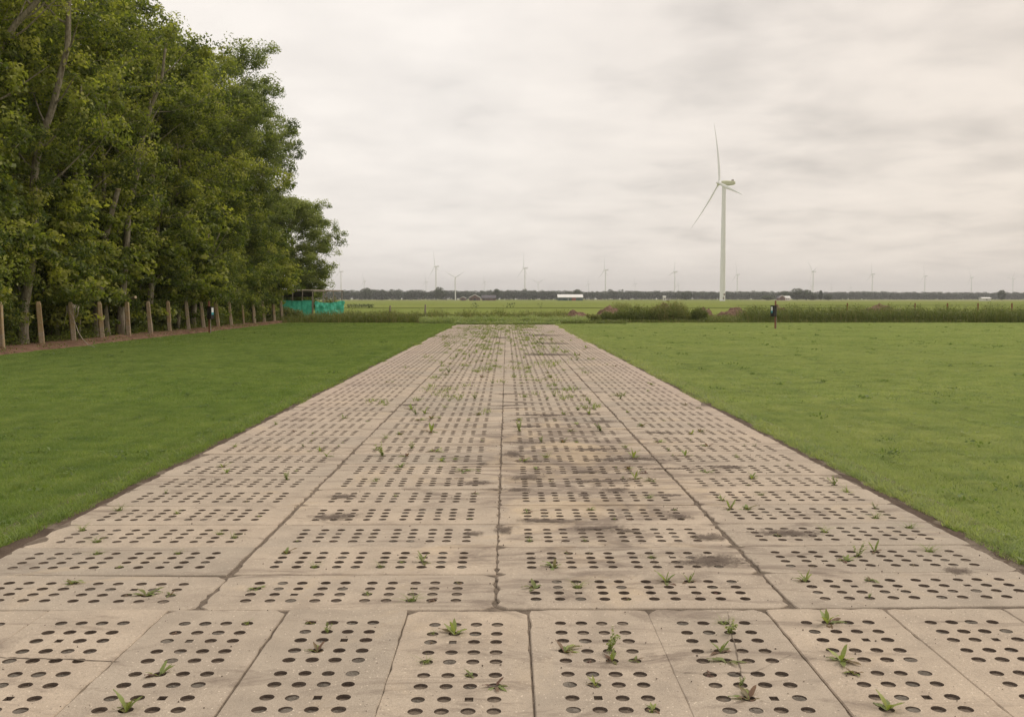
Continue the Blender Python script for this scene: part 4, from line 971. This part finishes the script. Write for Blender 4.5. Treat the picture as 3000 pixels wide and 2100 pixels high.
rm = link('roof_battens', rn.mesh('roof_battens', MAT['greywood']), cage); rm['kind'] = 'stuff'

# ------------------------------------------------------------------ rough growth at the end of the lawns
def tall_band(name, segs, label, seed, mt='tall', dens=150, cat='tall weeds'):
    """segs: list of (x0,x1,y0,y1,height) ; vertical blades plus leaf flecks"""
    rng = np.random.default_rng(seed); P = []
    for x0, x1, y0, y1, h, lf in segs:
        area = (x1 - x0) * (y1 - y0); n = int(area * dens)
        x = rng.uniform(x0, x1, n); y = rng.uniform(y0, y1, n)
        f = np.array([mnoise.noise((a * .9, b * .9, seed)) + .5 * mnoise.noise((a * 3, b * 3, seed)) for a, b in zip(x, y)])
        hh = h * (.5 + .5 * rng.random(n)) * (1 + .5 * f)
        P.append(blade_arrays(np.column_stack([x, y, np.full(n, -.03)]), hh, .1 + .5 * rng.random(n), np.full(n, .022), rng, np.clip(rng.normal(.62, .2, n) + .1 * f, 0, 1), 2))
        m = int(n * lf)
        if m:
            i = rng.integers(0, n, m); z = hh[i] * rng.random(m) ** .8 * .9
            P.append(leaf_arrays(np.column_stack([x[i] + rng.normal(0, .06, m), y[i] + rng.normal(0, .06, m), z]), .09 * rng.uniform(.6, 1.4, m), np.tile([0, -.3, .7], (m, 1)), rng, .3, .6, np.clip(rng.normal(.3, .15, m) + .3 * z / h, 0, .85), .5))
    V, F, T = merge(P); return tag(link(name, mesh_np(name, V, F, [MAT[mt]], tint=T)), label, cat, kind='stuff')
tall_band('meadow_growth', [(-20, -6, 65.6, 71, .7, 1.2), (-20, 30, 71, 84, .4, .3), (-14, 4.5, 66, 71.5, .95, 1.0), (-3, 8, 62.3, 66, .3, 2), (3, 32, 65.4, 67, .3, 1), (6, 17, 67.5, 72, .6, 1.5), (13.5, 17, 66, 68, .45, 3)], 'rough green meadow growth beyond the end of the lawns', 71, dens=95)
tall_band('tall_weed_hedge', [(16.9, 44, 66.0, 70, 1.25, 4.5)], 'long dark band of tall weeds along the end of the right lawn', 72, dens=120)
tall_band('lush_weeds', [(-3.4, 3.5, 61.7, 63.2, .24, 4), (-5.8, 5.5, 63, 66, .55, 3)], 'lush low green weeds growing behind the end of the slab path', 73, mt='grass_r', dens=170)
def weed_bush(x, y, w_, d_, h, label, seed, n=5200, m='tall'):
    rng = np.random.default_rng(seed); a = rng.random(n) * 6.283; r_ = np.sqrt(rng.random(n)); bx_ = np.column_stack([np.cos(a) * r_ * w_ / 2, np.sin(a) * r_ * d_ / 2])
    f = np.array([mnoise.noise((p[0] * 1.1 + x, p[1] * 1.1, seed)) for p in bx_]); f2 = np.array([mnoise.noise((p[0] * 4 + x, p[1] * 4, seed)) for p in bx_]); top = h * (1 - .35 * r_ ** 3) * (1 + .4 * f + .45 * f2)
    z = top * rng.random(n) ** .6
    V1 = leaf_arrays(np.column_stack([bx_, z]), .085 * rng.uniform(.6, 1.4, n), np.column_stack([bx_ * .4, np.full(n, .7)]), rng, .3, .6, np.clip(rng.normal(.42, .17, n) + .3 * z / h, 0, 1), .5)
    k_ = n // 9; V2 = blade_arrays(np.column_stack([bx_[:k_], np.zeros(k_)]), top[:k_] * rng.uniform(.9, 1.35, k_), .1 + .3 * rng.random(k_), np.full(k_, .02), rng, np.clip(rng.normal(.7, .15, k_), 0, 1), 2)
    V, F, T = merge([V1, V2])
    tag(link('weed_clump', mesh_np('weed_clump', V, F, [MAT[m]], tint=T), None, (x, y, -.03)), label, 'weed clump', 'clumps of tall weeds beyond the lawns')
weed_bush(11.5, 67.6, 3.3, 2.4, 1.3, 'tallest dark weed clump, in the middle of the growth right of the path', 81, 8000)
weed_bush(9.0, 67.4, 2.9, 2.2, .98, 'broad dark weed clump left of the tallest one', 82, 6500)
weed_bush(13.7, 67.3, 1.2, 1.4, 1.05, 'upright weed clump between the tallest clump and the weed hedge', 83, 3200)
weed_bush(7.1, 66.9, 1.0, 1.2, .78, 'small yellow green bush left of the broad dark clump', 84, 2200)
weed_bush(6.0, 66.2, 1.4, 1.0, .55, 'low rounded weed clump nearest the path end, on the right', 85, 2400)
weed_bush(-2.2, 65.2, 1.6, 1.0, .38, 'low dark green clump at the left corner of the path end', 86, 2000)
weed_bush(-9.4, 66.8, 1.0, .8, .42, 'small dark leafy clump right of the green netted cage', 87, 1400, 'shrub')
weed_bush(-16.0, 70.0, 2.0, 1.4, .95, 'yellow green bush in front of the netted cage', 88, 5200)
weed_bush(-7.0, 67.5, .9, .8, .45, 'dark leafy clump between the two leaning field posts', 89, 1200, 'shrub')
weed_bush(-4.7, 66.8, 1.2, .9, .4, 'small weed clump right of the field posts', 90, 1600)
weed_bush(-14.0, 75.6, 1.6, 1.0, 1.7, 'pale green bush growing inside the netted cage', 91, 3600)
weed_bush(14.5, 120, 3.0, 2.0, 1.2, 'lone low clump standing out in the field behind the weeds', 92, 2500)
weed_bush(1.2, 63.4, .9, .7, .35, 'bright green tuft at the middle of the path end', 93, 1100, 'grass')
weed_bush(-.9, 63.2, 1.2, .8, .33, 'bright green clump left of centre at the path end', 94, 1300, 'grass')
# mounds of earth
def mound(x, y, w_, d_, h, label, seed):
    n = 34; V, F = [], []
    for j in range(n + 1):
        for i in range(n + 1):
            u, v = i / n * 2 - 1, j / n * 2 - 1; rr = math.sqrt(u * u + v * v)
            b = max(0, 1 - rr * (1 + .25 * mnoise.noise((u * 2, v * 2, seed)))) ** .55
            z = h * b * (1 + .35 * mnoise.noise((u * 3, v * 3, seed))) + .12 * h * mnoise.noise((u * 11, v * 11, seed)) * (b > 0) + .06 * h * mnoise.noise((u * 25, v * 25, seed)) * (b > 0) - .06
            V.append((u * w_ / 2, v * d_ / 2, z))
    F = [(j * (n + 1) + i, j * (n + 1) + i + 1, (j + 1) * (n + 1) + i + 1, (j + 1) * (n + 1) + i) for j in range(n) for i in range(n)]
    tag(link('earth_mound', mesh_np('earth_mound', V, F, [MAT['mound']]), None, (x, y, -.03)), label, 'earth mound', 'mounds of dug earth beyond the lawns')
mound(8.6, 78, 2.9, 2.2, 1.15, 'highest red brown earth mound, right behind the path end', 1)
mound(5.0, 69.5, 3.4, 1.8, .85, 'low spread heap of earth and roots right of the path end', 2)
mound(13.2, 80, 3.6, 2.2, 1.3, 'earth mound showing above the tallest weed clump', 3)
mound(16.0, 77, 2.2, 1.8, 1.05, 'small earth mound right of the tallest weed clump', 4)
mound(18.6, 77, 3.2, 2, 1.05, 'earth mound left of the box post on the right', 5)
mound(32.4, 82, 5.4, 2.5, 1.2, 'broad earth mound peeping over the weed hedge at the right', 6)
mound(23.0, 80, 2.2, 2, 1.2, 'small earth mound directly behind the right box post', 7)
# field fence posts
def fpost(px_, ytop, label, z=70, lean=0):
    x, y, zt = at(px_, z, ytop); mb = MB(); mb.tube([(0, 0, -.1), (lean * .5, 0, zt * .5), (lean, 0, zt)], [.07, .065, .055], 8)
    tag(link('field_post', mb.mesh('field_post', MAT['redwood'] if px_ > 2000 else MAT['greywood']), None, (x, y, 0)), label, 'field post', 'wooden field posts beyond the lawns')
fpost(1141, 895, 'left one of two leaning wooden posts in the growth left of the path', 70, .08)
fpost(1245, 892, 'right one of two leaning wooden posts in the growth left of the path', 70, .05)
for p_, l_ in ((2483, 'reddish post top left of the broad earth mound'), (2682, 'reddish post top just right of the broad earth mound'), (2777, 'reddish post top above the weed hedge, third from right'), (2867, 'reddish post top above the weed hedge, second from right'), (2967, 'rightmost reddish post top above the weed hedge')):
    fpost(p_, 888, l_, 71)
mb = MB()
# ditch growth lines in the field
def field_lines():
    rng = np.random.default_rng(6); P = []
    for x0, x1, y, n, h, s in ((-31, -26, 185, 500, .6, .5), (-14, -11, 186, 60, .8, .6), (-7, -5.5, 186, 40, .9, .6), (0, 1.6, 186, 40, .8, .6), (6, 7, 186, 30, .8, .5)):
        x = rng.uniform(x0, x1, n); f = np.array([mnoise.noise((a * .12, y, 0)) for a in x]); keep = f > -.1; x = x[keep]; m = len(x)
        P.append(leaf_arrays(np.column_stack([x, y + rng.normal(0, 1.2, m), rng.random(m) * h * (1 + f[keep])]), s * rng.uniform(.3, .8, m), np.tile([0, -.3, .8], (m, 1)), rng, .1, .5, np.clip(rng.normal(.35, .2, m), 0, .9), .6))
    V, F, T = merge(P); tag(link('ditch_growth', mesh_np('ditch_growth', V, F, [MAT['tall']], tint=T)), 'darker ditch side growth in lines across the far fields', 'ditch growth', kind='stuff')
field_lines()

# ------------------------------------------------------------------ far treeline and farms
def far_tree(seed, Ht, w_, n=170, base=.25, q=.9):
    rng = np.random.default_rng(seed); d_ = rng.normal(0, 1, (n, 3)); d_ /= np.linalg.norm(d_, axis=1, keepdims=True); r_ = rng.random(n) ** .4
    c = d_ * r_[:, None] * np.array([w_ / 2, w_ / 2, Ht * (1 - base) / 2]); c[:, 2] += Ht * (base + (1 - base) / 2)
    return leaf_arrays(c, q * rng.uniform(.6, 1.4, n), np.tile([0, 0, .6], (n, 1)) + d_ * .8, rng, .1, .6, np.clip(rng.normal(.45, .2, n) + .2 * d_[:, 2], 0, 1), .8)
def far_wood():
    rng = np.random.default_rng(17); P = []; TV, TF = [], []; base = [far_tree(200 + i, 13.2, 10, 260, .14, 1.5) for i in range(7)]; low = [far_tree(220 + i, 5, 7, 60, .02, 1.5) for i in range(4)]
    tb = MB(); s = 0.0
    A_ = np.array([-480., 1130.]); B_ = np.array([1150., 1780.]); L = np.linalg.norm(B_ - A_); u = (B_ - A_) / L
    while s < L:
        for rowi in range(3):
            p = A_ + u * (s + rng.uniform(-2, 2)) + np.array([-u[1], u[0]]) * (rowi * 9 + rng.uniform(-2, 2)); V, F, T = base[rng.integers(7)]
            k_ = rng.uniform(.82, 1.08) * (1 + .1 * mnoise.noise((s * .01, 0, 0))) * (1 if rng.random() > .01 else 1.15); a = rng.random() * 6.28; Rm = np.array([[math.cos(a), -math.sin(a), 0], [math.sin(a), math.cos(a), 0], [0, 0, 1]])
            P.append((V @ Rm.T * k_ + np.array([p[0], p[1], -.2]), F, T)); tb.box((p[0], p[1], 2.4), (.45, .45, 5.2))
            if (rowi == 0 and (p[0] < -120 or p[0] > 330 or (30 < p[0] < 95)) and rng.random() < .8) or (rowi == 2 and rng.random() < .9):
                V, F, T = low[rng.integers(4)]; k2 = rng.uniform(.7, 1.3); P.append((V * k2 + np.array([p[0], p[1] - 3, -.2]), F, T))
        s += rng.uniform(4.0, 6.5)
    V, F, T = merge(P); tag(link('far_wood', mesh_np('far_wood', V, F, [MAT['fartree']], tint=T)), 'long dark line of trees along the horizon', 'far wood', kind='stuff')
    tag(link('far_trunks', tb.mesh('far_trunks', MAT['bark'])), 'thin trunks of the tree line along the horizon', 'far wood', kind='stuff')
far_wood()
def farm_tree(px_, z, Ht, w_, label, seed, base=.08):
    V, F, T = far_tree(seed, Ht, w_, 1300, base, 1.2); x, y = at(px_, z)
    o = tag(empty('farm_tree', (x, y, -.2)), label, 'tree', 'trees around the distant farms')
    link('crown', mesh_np('crown', V, F, [MAT['fartree']], tint=T), o); mb = MB(); mb.tube([(0, 0, 0), (0, 0, Ht * .5)], [.35, .2], 6); link('trunk', mb.mesh('trunk', MAT['bark']), o)
for i, (p_, h_, w_, l_) in enumerate(((2298, 10, 13, 'leftmost broad tree of the farm group at the right, by the white house'), (2335, 13.0, 16, 'tallest broad tree of the farm group at the right'), (2362, 11.5, 14, 'broad tree just right of the tallest one in the farm group'), (2380, 7.5, 11, 'low rounded tree towards the right of the farm group'), (2404, 10.5, 4, 'narrow upright tree of the farm group at the right'), (2426, 6.5, 9, 'rightmost low tree of the farm group'), (2250, 5.5, 14, 'low dark bush left of the white farm house'), (1288, 15.5, 13, 'rounded tree rising above the tree line behind the white turbines'), (1075, 14.5, 14, 'rounded tree rising above the left end of the tree line'), (1455, 13.5, 8, 'small rounded tree above the tree line behind the farm roofs'), (1692, 12.5, 12, 'tree behind the right end of the white roofed barn'), (2936, 12, 9, 'rounded tree above the tree line at the far right'), (2010, 10.5, 14, 'rounded tree in the line left of the large turbine'))):
    farm_tree(p_, 1000 if p_ > 2200 and p_ < 2500 else 1090, h_, w_, l_, 300 + i)
def house(name, px0, px1, z, wall_h, roof_h, depth, wm, rmn, label, doors=(), windows=(), gable=False, trim=None, ry=0):
    x0, _ = at(px0, z); x1, _ = at(px1, z); w_ = x1 - x0; o = tag(empty(name, ((x0 + x1) / 2, z, -.16), ry), label, 'building', 'farm buildings on the horizon')
    mb = MB(); mb.box((0, depth / 2, wall_h / 2), (w_, depth, wall_h))
    if gable: mb.add([(-w_ / 2, 0, wall_h), (w_ / 2, 0, wall_h), (0, 0, wall_h + roof_h), (-w_ / 2, depth, wall_h), (w_ / 2, depth, wall_h), (0, depth, wall_h + roof_h)], [(0, 1, 2), (3, 5, 4)])
    link('wall', mb.mesh('wall', MAT[wm]), o)
    mb = MB(); e = .5; zt = wall_h - .15
    if gable: pts = [(-w_ / 2 - e, -e, zt), (0, -e, wall_h + roof_h + .1), (w_ / 2 + e, -e, zt), (-w_ / 2 - e, depth + e, zt), (0, depth + e, wall_h + roof_h + .1), (w_ / 2 + e, depth + e, zt)]
    else: pts = [(-w_ / 2 - e, -e, zt), (-w_ / 2 - e, depth / 2, wall_h + roof_h + .1), (-w_ / 2 - e, depth + e, zt), (w_ / 2 + e, -e, zt), (w_ / 2 + e, depth / 2, wall_h + roof_h + .1), (w_ / 2 + e, depth + e, zt)]
    V = [Vector(p) for p in pts] + [Vector(p) + Vector((0, 0, .3)) for p in pts]
    mb.add(V, [(0, 3, 4, 1), (1, 4, 5, 2), (6, 7, 10, 9), (7, 8, 11, 10), (0, 1, 7, 6), (1, 2, 8, 7), (3, 9, 10, 4), (4, 10, 11, 5), (0, 6, 9, 3), (2, 5, 11, 8)])
    link('roof', mb.mesh('roof', MAT[rmn]), o)
    if trim:
        mb = MB(); mb.tube([(-w_ / 2 - e, -e - .2, zt + .1), (0, -e - .2, wall_h + roof_h + .3), (w_ / 2 + e, -e - .2, zt + .1)], .28, 4); link('trim', mb.mesh('trim', MAT[trim]), o)
    for a, b, h_, m_ in doors:
        mb = MB(); mb.box((-w_ / 2 + w_ * (a + b) / 2, -.06, h_ / 2), (w_ * (b - a), .2, h_)); link('door', mb.mesh('door', MAT[m_]), o)
    for a, b, z0, z1 in windows:
        mb = MB(); mb.box((-w_ / 2 + w_ * (a + b) / 2, -.06, (z0 + z1) / 2), (w_ * (b - a), .2, z1 - z0)); link('window', mb.mesh('window', MAT['window']), o)
    return o
house('barn', 1635, 1707, 900, 3.0, 2.5, 14, 'barn', 'roofw', 'long barn with white roof, green walls and a reddish door', [(.56, .72, 2.6, 'reddoor'), (.40, .415, 2.4, 'wallw')], [(.08, .14, 1.2, 2.0), (.2, .26, 1.2, 2.0), (.82, .88, 1.2, 2.0)])
house('farmhouse', 1375, 1407, 900, 2.8, 2.6, 12, 'brick', 'roofd', 'dark farmhouse with a pale trimmed gable left of the white roofed barn', [(.4, .6, 2.2, 'window')], [(.15, .28, 1, 2), (.72, .85, 1, 2)], True, 'wallw')
house('shed', 1349, 1364, 890, 2.2, 1.2, 8, 'brick', 'roofw', 'small grey shed immediately right of the small white turbine', [(.35, .6, 1.9, 'window')], [], True)
house('farm_stable', 1412, 1452, 920, 2.4, 2.4, 12, 'brick', 'roofd', 'long low dark farm building right of the gabled farmhouse', [(.1, .2, 2, 'window')], [(.3, .4, 1, 1.8), (.5, .6, 1, 1.8), (.8, .9, 1, 1.8)], False)
house('farm_house', 2282, 2300, 985, 2.6, 2.4, 9, 'brick', 'roofd', 'brown gabled house at the left of the right hand farm group', [], [(.4, .6, 1, 2)], True, 'wallw')
house('farm_house', 2300, 2315, 990, 2.6, 1.8, 8, 'wallw', 'roofw', 'pale house wing beside the brown gabled house', [], [(.2, .35, 1, 1.8), (.6, .75, 1, 1.8)])
house('greenhouse', 2880, 2904, 780, 2.0, .6, 6, 'wallw', 'roofw', 'low white shed standing in the field near the right edge', [], [(.45, .55, .6, 1.4)])
house('shed', 1943, 1950, 1000, 3.8, .5, 4, 'wallw', 'roofw', 'small white silo like shed left of the large turbine', [], [(.3, .7, 1, 2)])
house('shed', 1952, 1962, 1010, 1.6, .5, 4, 'wallw', 'roofd', 'tiny white shed nearest the left side of the large turbine', [], [(.4, .6, .5, 1.2)])

# ------------------------------------------------------------------ wind turbines
def blade_mesh():
    V = []; n = 14; seg = 10; L = 50.0
    for k in range(n + 1):
        q = k / n; z = 1.2 + L * q
        ch = 2.0 if q < .04 else (2.0 + (2.9 - 2.0) * min(1, (q - .04) / .14) if q < .18 else 2.9 * max(0.0, 1 - (q - .18) / .82) ** .9 * .92 + .26)
        th = 1.0 if q < .04 else ch * (.34 - .2 * q) / 2 * 1.2
        tw = R(16) * (1 - q) ** 2; bend = -4.0 * q * q
        for a in range(seg):
            t_ = a / seg * 2 * math.pi; x = math.cos(t_) * ch / 2 + (ch * .18 if q > .04 else 0); y = math.sin(t_) * th
            V.append((x * math.cos(tw) - y * math.sin(tw), x * math.sin(tw) + y * math.cos(tw) + bend, z))
    F = [(k * seg + a, k * seg + (a + 1) % seg, (k + 1) * seg + (a + 1) % seg, (k + 1) * seg + a) for k in range(n) for a in range(seg)] + [tuple(n * seg + a for a in range(seg))]
    m = MB(); m.add(V, F); return m.mesh('blade', MAT['turb'], True)
BL = blade_mesh()
HUBH = 95.0
def turbine(loc, s, yaw, a0, label, group='distant wind turbines on the horizon', detail=False):
    o = tag(empty('wind_turbine', loc, 0, s), label, 'wind turbine', group)
    mb = MB(); mb.tube([(0, 0, -.3), (0, 0, 30), (0, 0, 62), (0, 0, HUBH - 1.6)], [2.25, 2.05, 1.75, 1.45], 28); link('tower', mb.mesh('tower', MAT['turb'], False), o)
    if detail:
        for h_, r_ in ((24, 2.11), (48, 1.9), (72, 1.68)):
            mb = MB(); mb.tube([(0, 0, h_), (0, 0, h_ + .25)], [r_ + .02, r_ + .02], 28); link('flange', mb.mesh('flange', MAT['turb']), o)
        mb = MB(); mb.box((.4, -2.2, 2.2), (1.0, .2, 2.3)); link('door', mb.mesh('door', MAT['turbd']), o)
        mb = MB(); mb.box((.9, -2.05, 5.2), (1.3, .25, 1.7), Matrix.Rotation(.45, 3, 'Y')); link('emblem', mb.mesh('emblem', MAT['turbd']), o)
    nc = empty('nacelle', (0, 0, HUBH), yaw); nc.parent = o
    mb = MB()
    sec = [(-2.9, 1.3, 1.4, 0), (-1.0, 1.75, 1.9, 0), (3.0, 1.8, 2.0, 0), (8.2, 1.6, 1.55, .3), (9.4, 1.25, 1.2, .5)]
    V = []
    for y_, hw, hh, dz in sec:
        for a, b in ((-1, -.6), (-.7, -1), (.7, -1), (1, -.6), (1, .6), (.7, 1), (-.7, 1), (-1, .6)): V.append((a * hw, y_, b * hh + dz))
    F = [(i * 8 + k_, i * 8 + (k_ + 1) % 8, (i + 1) * 8 + (k_ + 1) % 8, (i + 1) * 8 + k_) for i in range(4) for k_ in range(8)] + [tuple(range(8))[::-1], tuple(32 + k_ for k_ in range(8))]
    mb.add(V, F); link('housing', mb.mesh('housing', MAT['turbg'] if detail else MAT['turb']), nc)
    mb = MB(); mb.box((0, 7.6, 2.3), (2.0, 1.2, 1.3)); link('cooler', mb.mesh('cooler', MAT['turbd']), nc)
    rt_ = empty('rotor', (0, -4.4, HUBH), 0); rt_.parent = o
    rt_.location = (math.sin(yaw) * 4.4, -math.cos(yaw) * 4.4, HUBH); rt_.rotation_euler = (R(-5), 0, yaw)
    mb = MB(); mb.tube([(0, 1.6, 0), (0, .8, 0), (0, -.6, 0), (0, -1.8, 0), (0, -2.5, 0)], [1.5, 1.7, 1.6, 1.0, .2], 14); link('spinner', mb.mesh('spinner', MAT['turb'], True), rt_)
    for a in (a0, a0 + 120, a0 + 240):
        link('blade', BL, rt_, (0, 0, 0), (0, -R(a), 0))
    return o
z0 = 95 * FPX / (883 - 543) ; X_, Y_ = at(2116, 772)
turbine((X_, Y_, -.16), 1.0, R(-76), 13, 'large nearby white wind turbine towering right of the path', 'wind turbines', True)
TL = [ # px, hub y, scale (of 95 m hub), yaw, blade angle, label
 (1001, 796, .95, -78, 2, 'wind turbine half hidden by the last tree at the left'),
 (1069, 823, .62, -55, 20, 'small faint turbine left of the tall pair behind the tree line'),
 (1249, 825, .72, -76, 8, 'small turbine immediately left of the tall one with an upright blade'),
 (1278, 781, .95, -66, 14, 'tall turbine left of the small white one, blade pointing up'),
 (1420, 826, .62, -60, 8, 'faint turbine above the farm roofs'),
 (1537.5, 786, .95, -74, 4, 'tall turbine between the farm roofs and the white roofed barn'),
 (1577, 829, .60, -10, 62, 'tiny turbine with two blades spread level, left of the barn'),
 (1724, 831, .60, -60, 5, 'tiny turbine right above the white roofed barn end'),
 (1773, 791.5, .90, -80, 6, 'tall turbine just right of the white roofed barn'),
 (1860, 832, .58, -72, 2, 'tiny turbine midway between barn and large turbine'),
 (1976, 797, .92, -55, -12, 'taller of the two turbines close left of the large turbine'),
 (1987, 834, .58, -75, 4, 'tiny turbine beside the taller one left of the large turbine'),
 (2159, 804, .85, -80, 12, 'turbine close right of the large turbine'),
 (2381, 796, .90, -40, 42, 'tall turbine rising behind the farm trees at the right'),
 (2376, 839, .55, -70, 0, 'tiny turbine close beside the one behind the farm trees'),
 (2436, 842, .55, -58, 0, 'tiny turbine just right of the farm trees'),
 (2492, 843, .55, -60, 4, 'tiny turbine second to the right of the farm trees'),
 (2555, 803.5, .88, -62, 6, 'tall turbine, fourth from the right edge'),
 (2709, 809, .88, -60, 10, 'tall turbine, third from the right edge'),
 (2846, 813, .86, -72, 150, 'tall turbine, second from the right edge, blade hanging left'),
 (2968, 817, .86, -30, -42, 'rightmost tall turbine with two blades raised')]
for p_, hy, s, yw, a0, lb in TL:
    zz = (HUBH * s - H) * FPX / (875 - hy); x, y = at(p_, zz); turbine((x, y, -.16), s, R((yw if yw > -20 else -68) - math.degrees(math.atan2(x, y))), a0 if yw < -50 or yw > -20 else a0 + 4, lb)
zz = 1000; x, y = at(1334.5, zz); turbine((x, y, -.16), ((875 - 813) * zz / FPX + H) / HUBH, R(-14), 60, 'small white turbine standing in front of the tree line', 'wind turbines')

# ------------------------------------------------------------------ haze
hm = bpy.data.materials.new('thin_haze'); hm.use_nodes = True; t = hm.node_tree; t.nodes.clear()
vo = t.nodes.new('ShaderNodeVolumePrincipled'); vo.inputs['Color'].default_value = (.95, .95, .97, 1); vo.inputs['Density'].default_value = 1.5e-4; vo.inputs['Anisotropy'].default_value = .2
oo = t.nodes.new('ShaderNodeOutputMaterial'); t.links.new(vo.outputs[0], oo.inputs['Volume'])
mb = MB(); mb.box((0, 4800, 79.4), (19400, 10100, 161.6)); tag(link('haze', mb.mesh('haze', hm)), 'thin pale haze over the flat land', 'haze', kind='stuff')
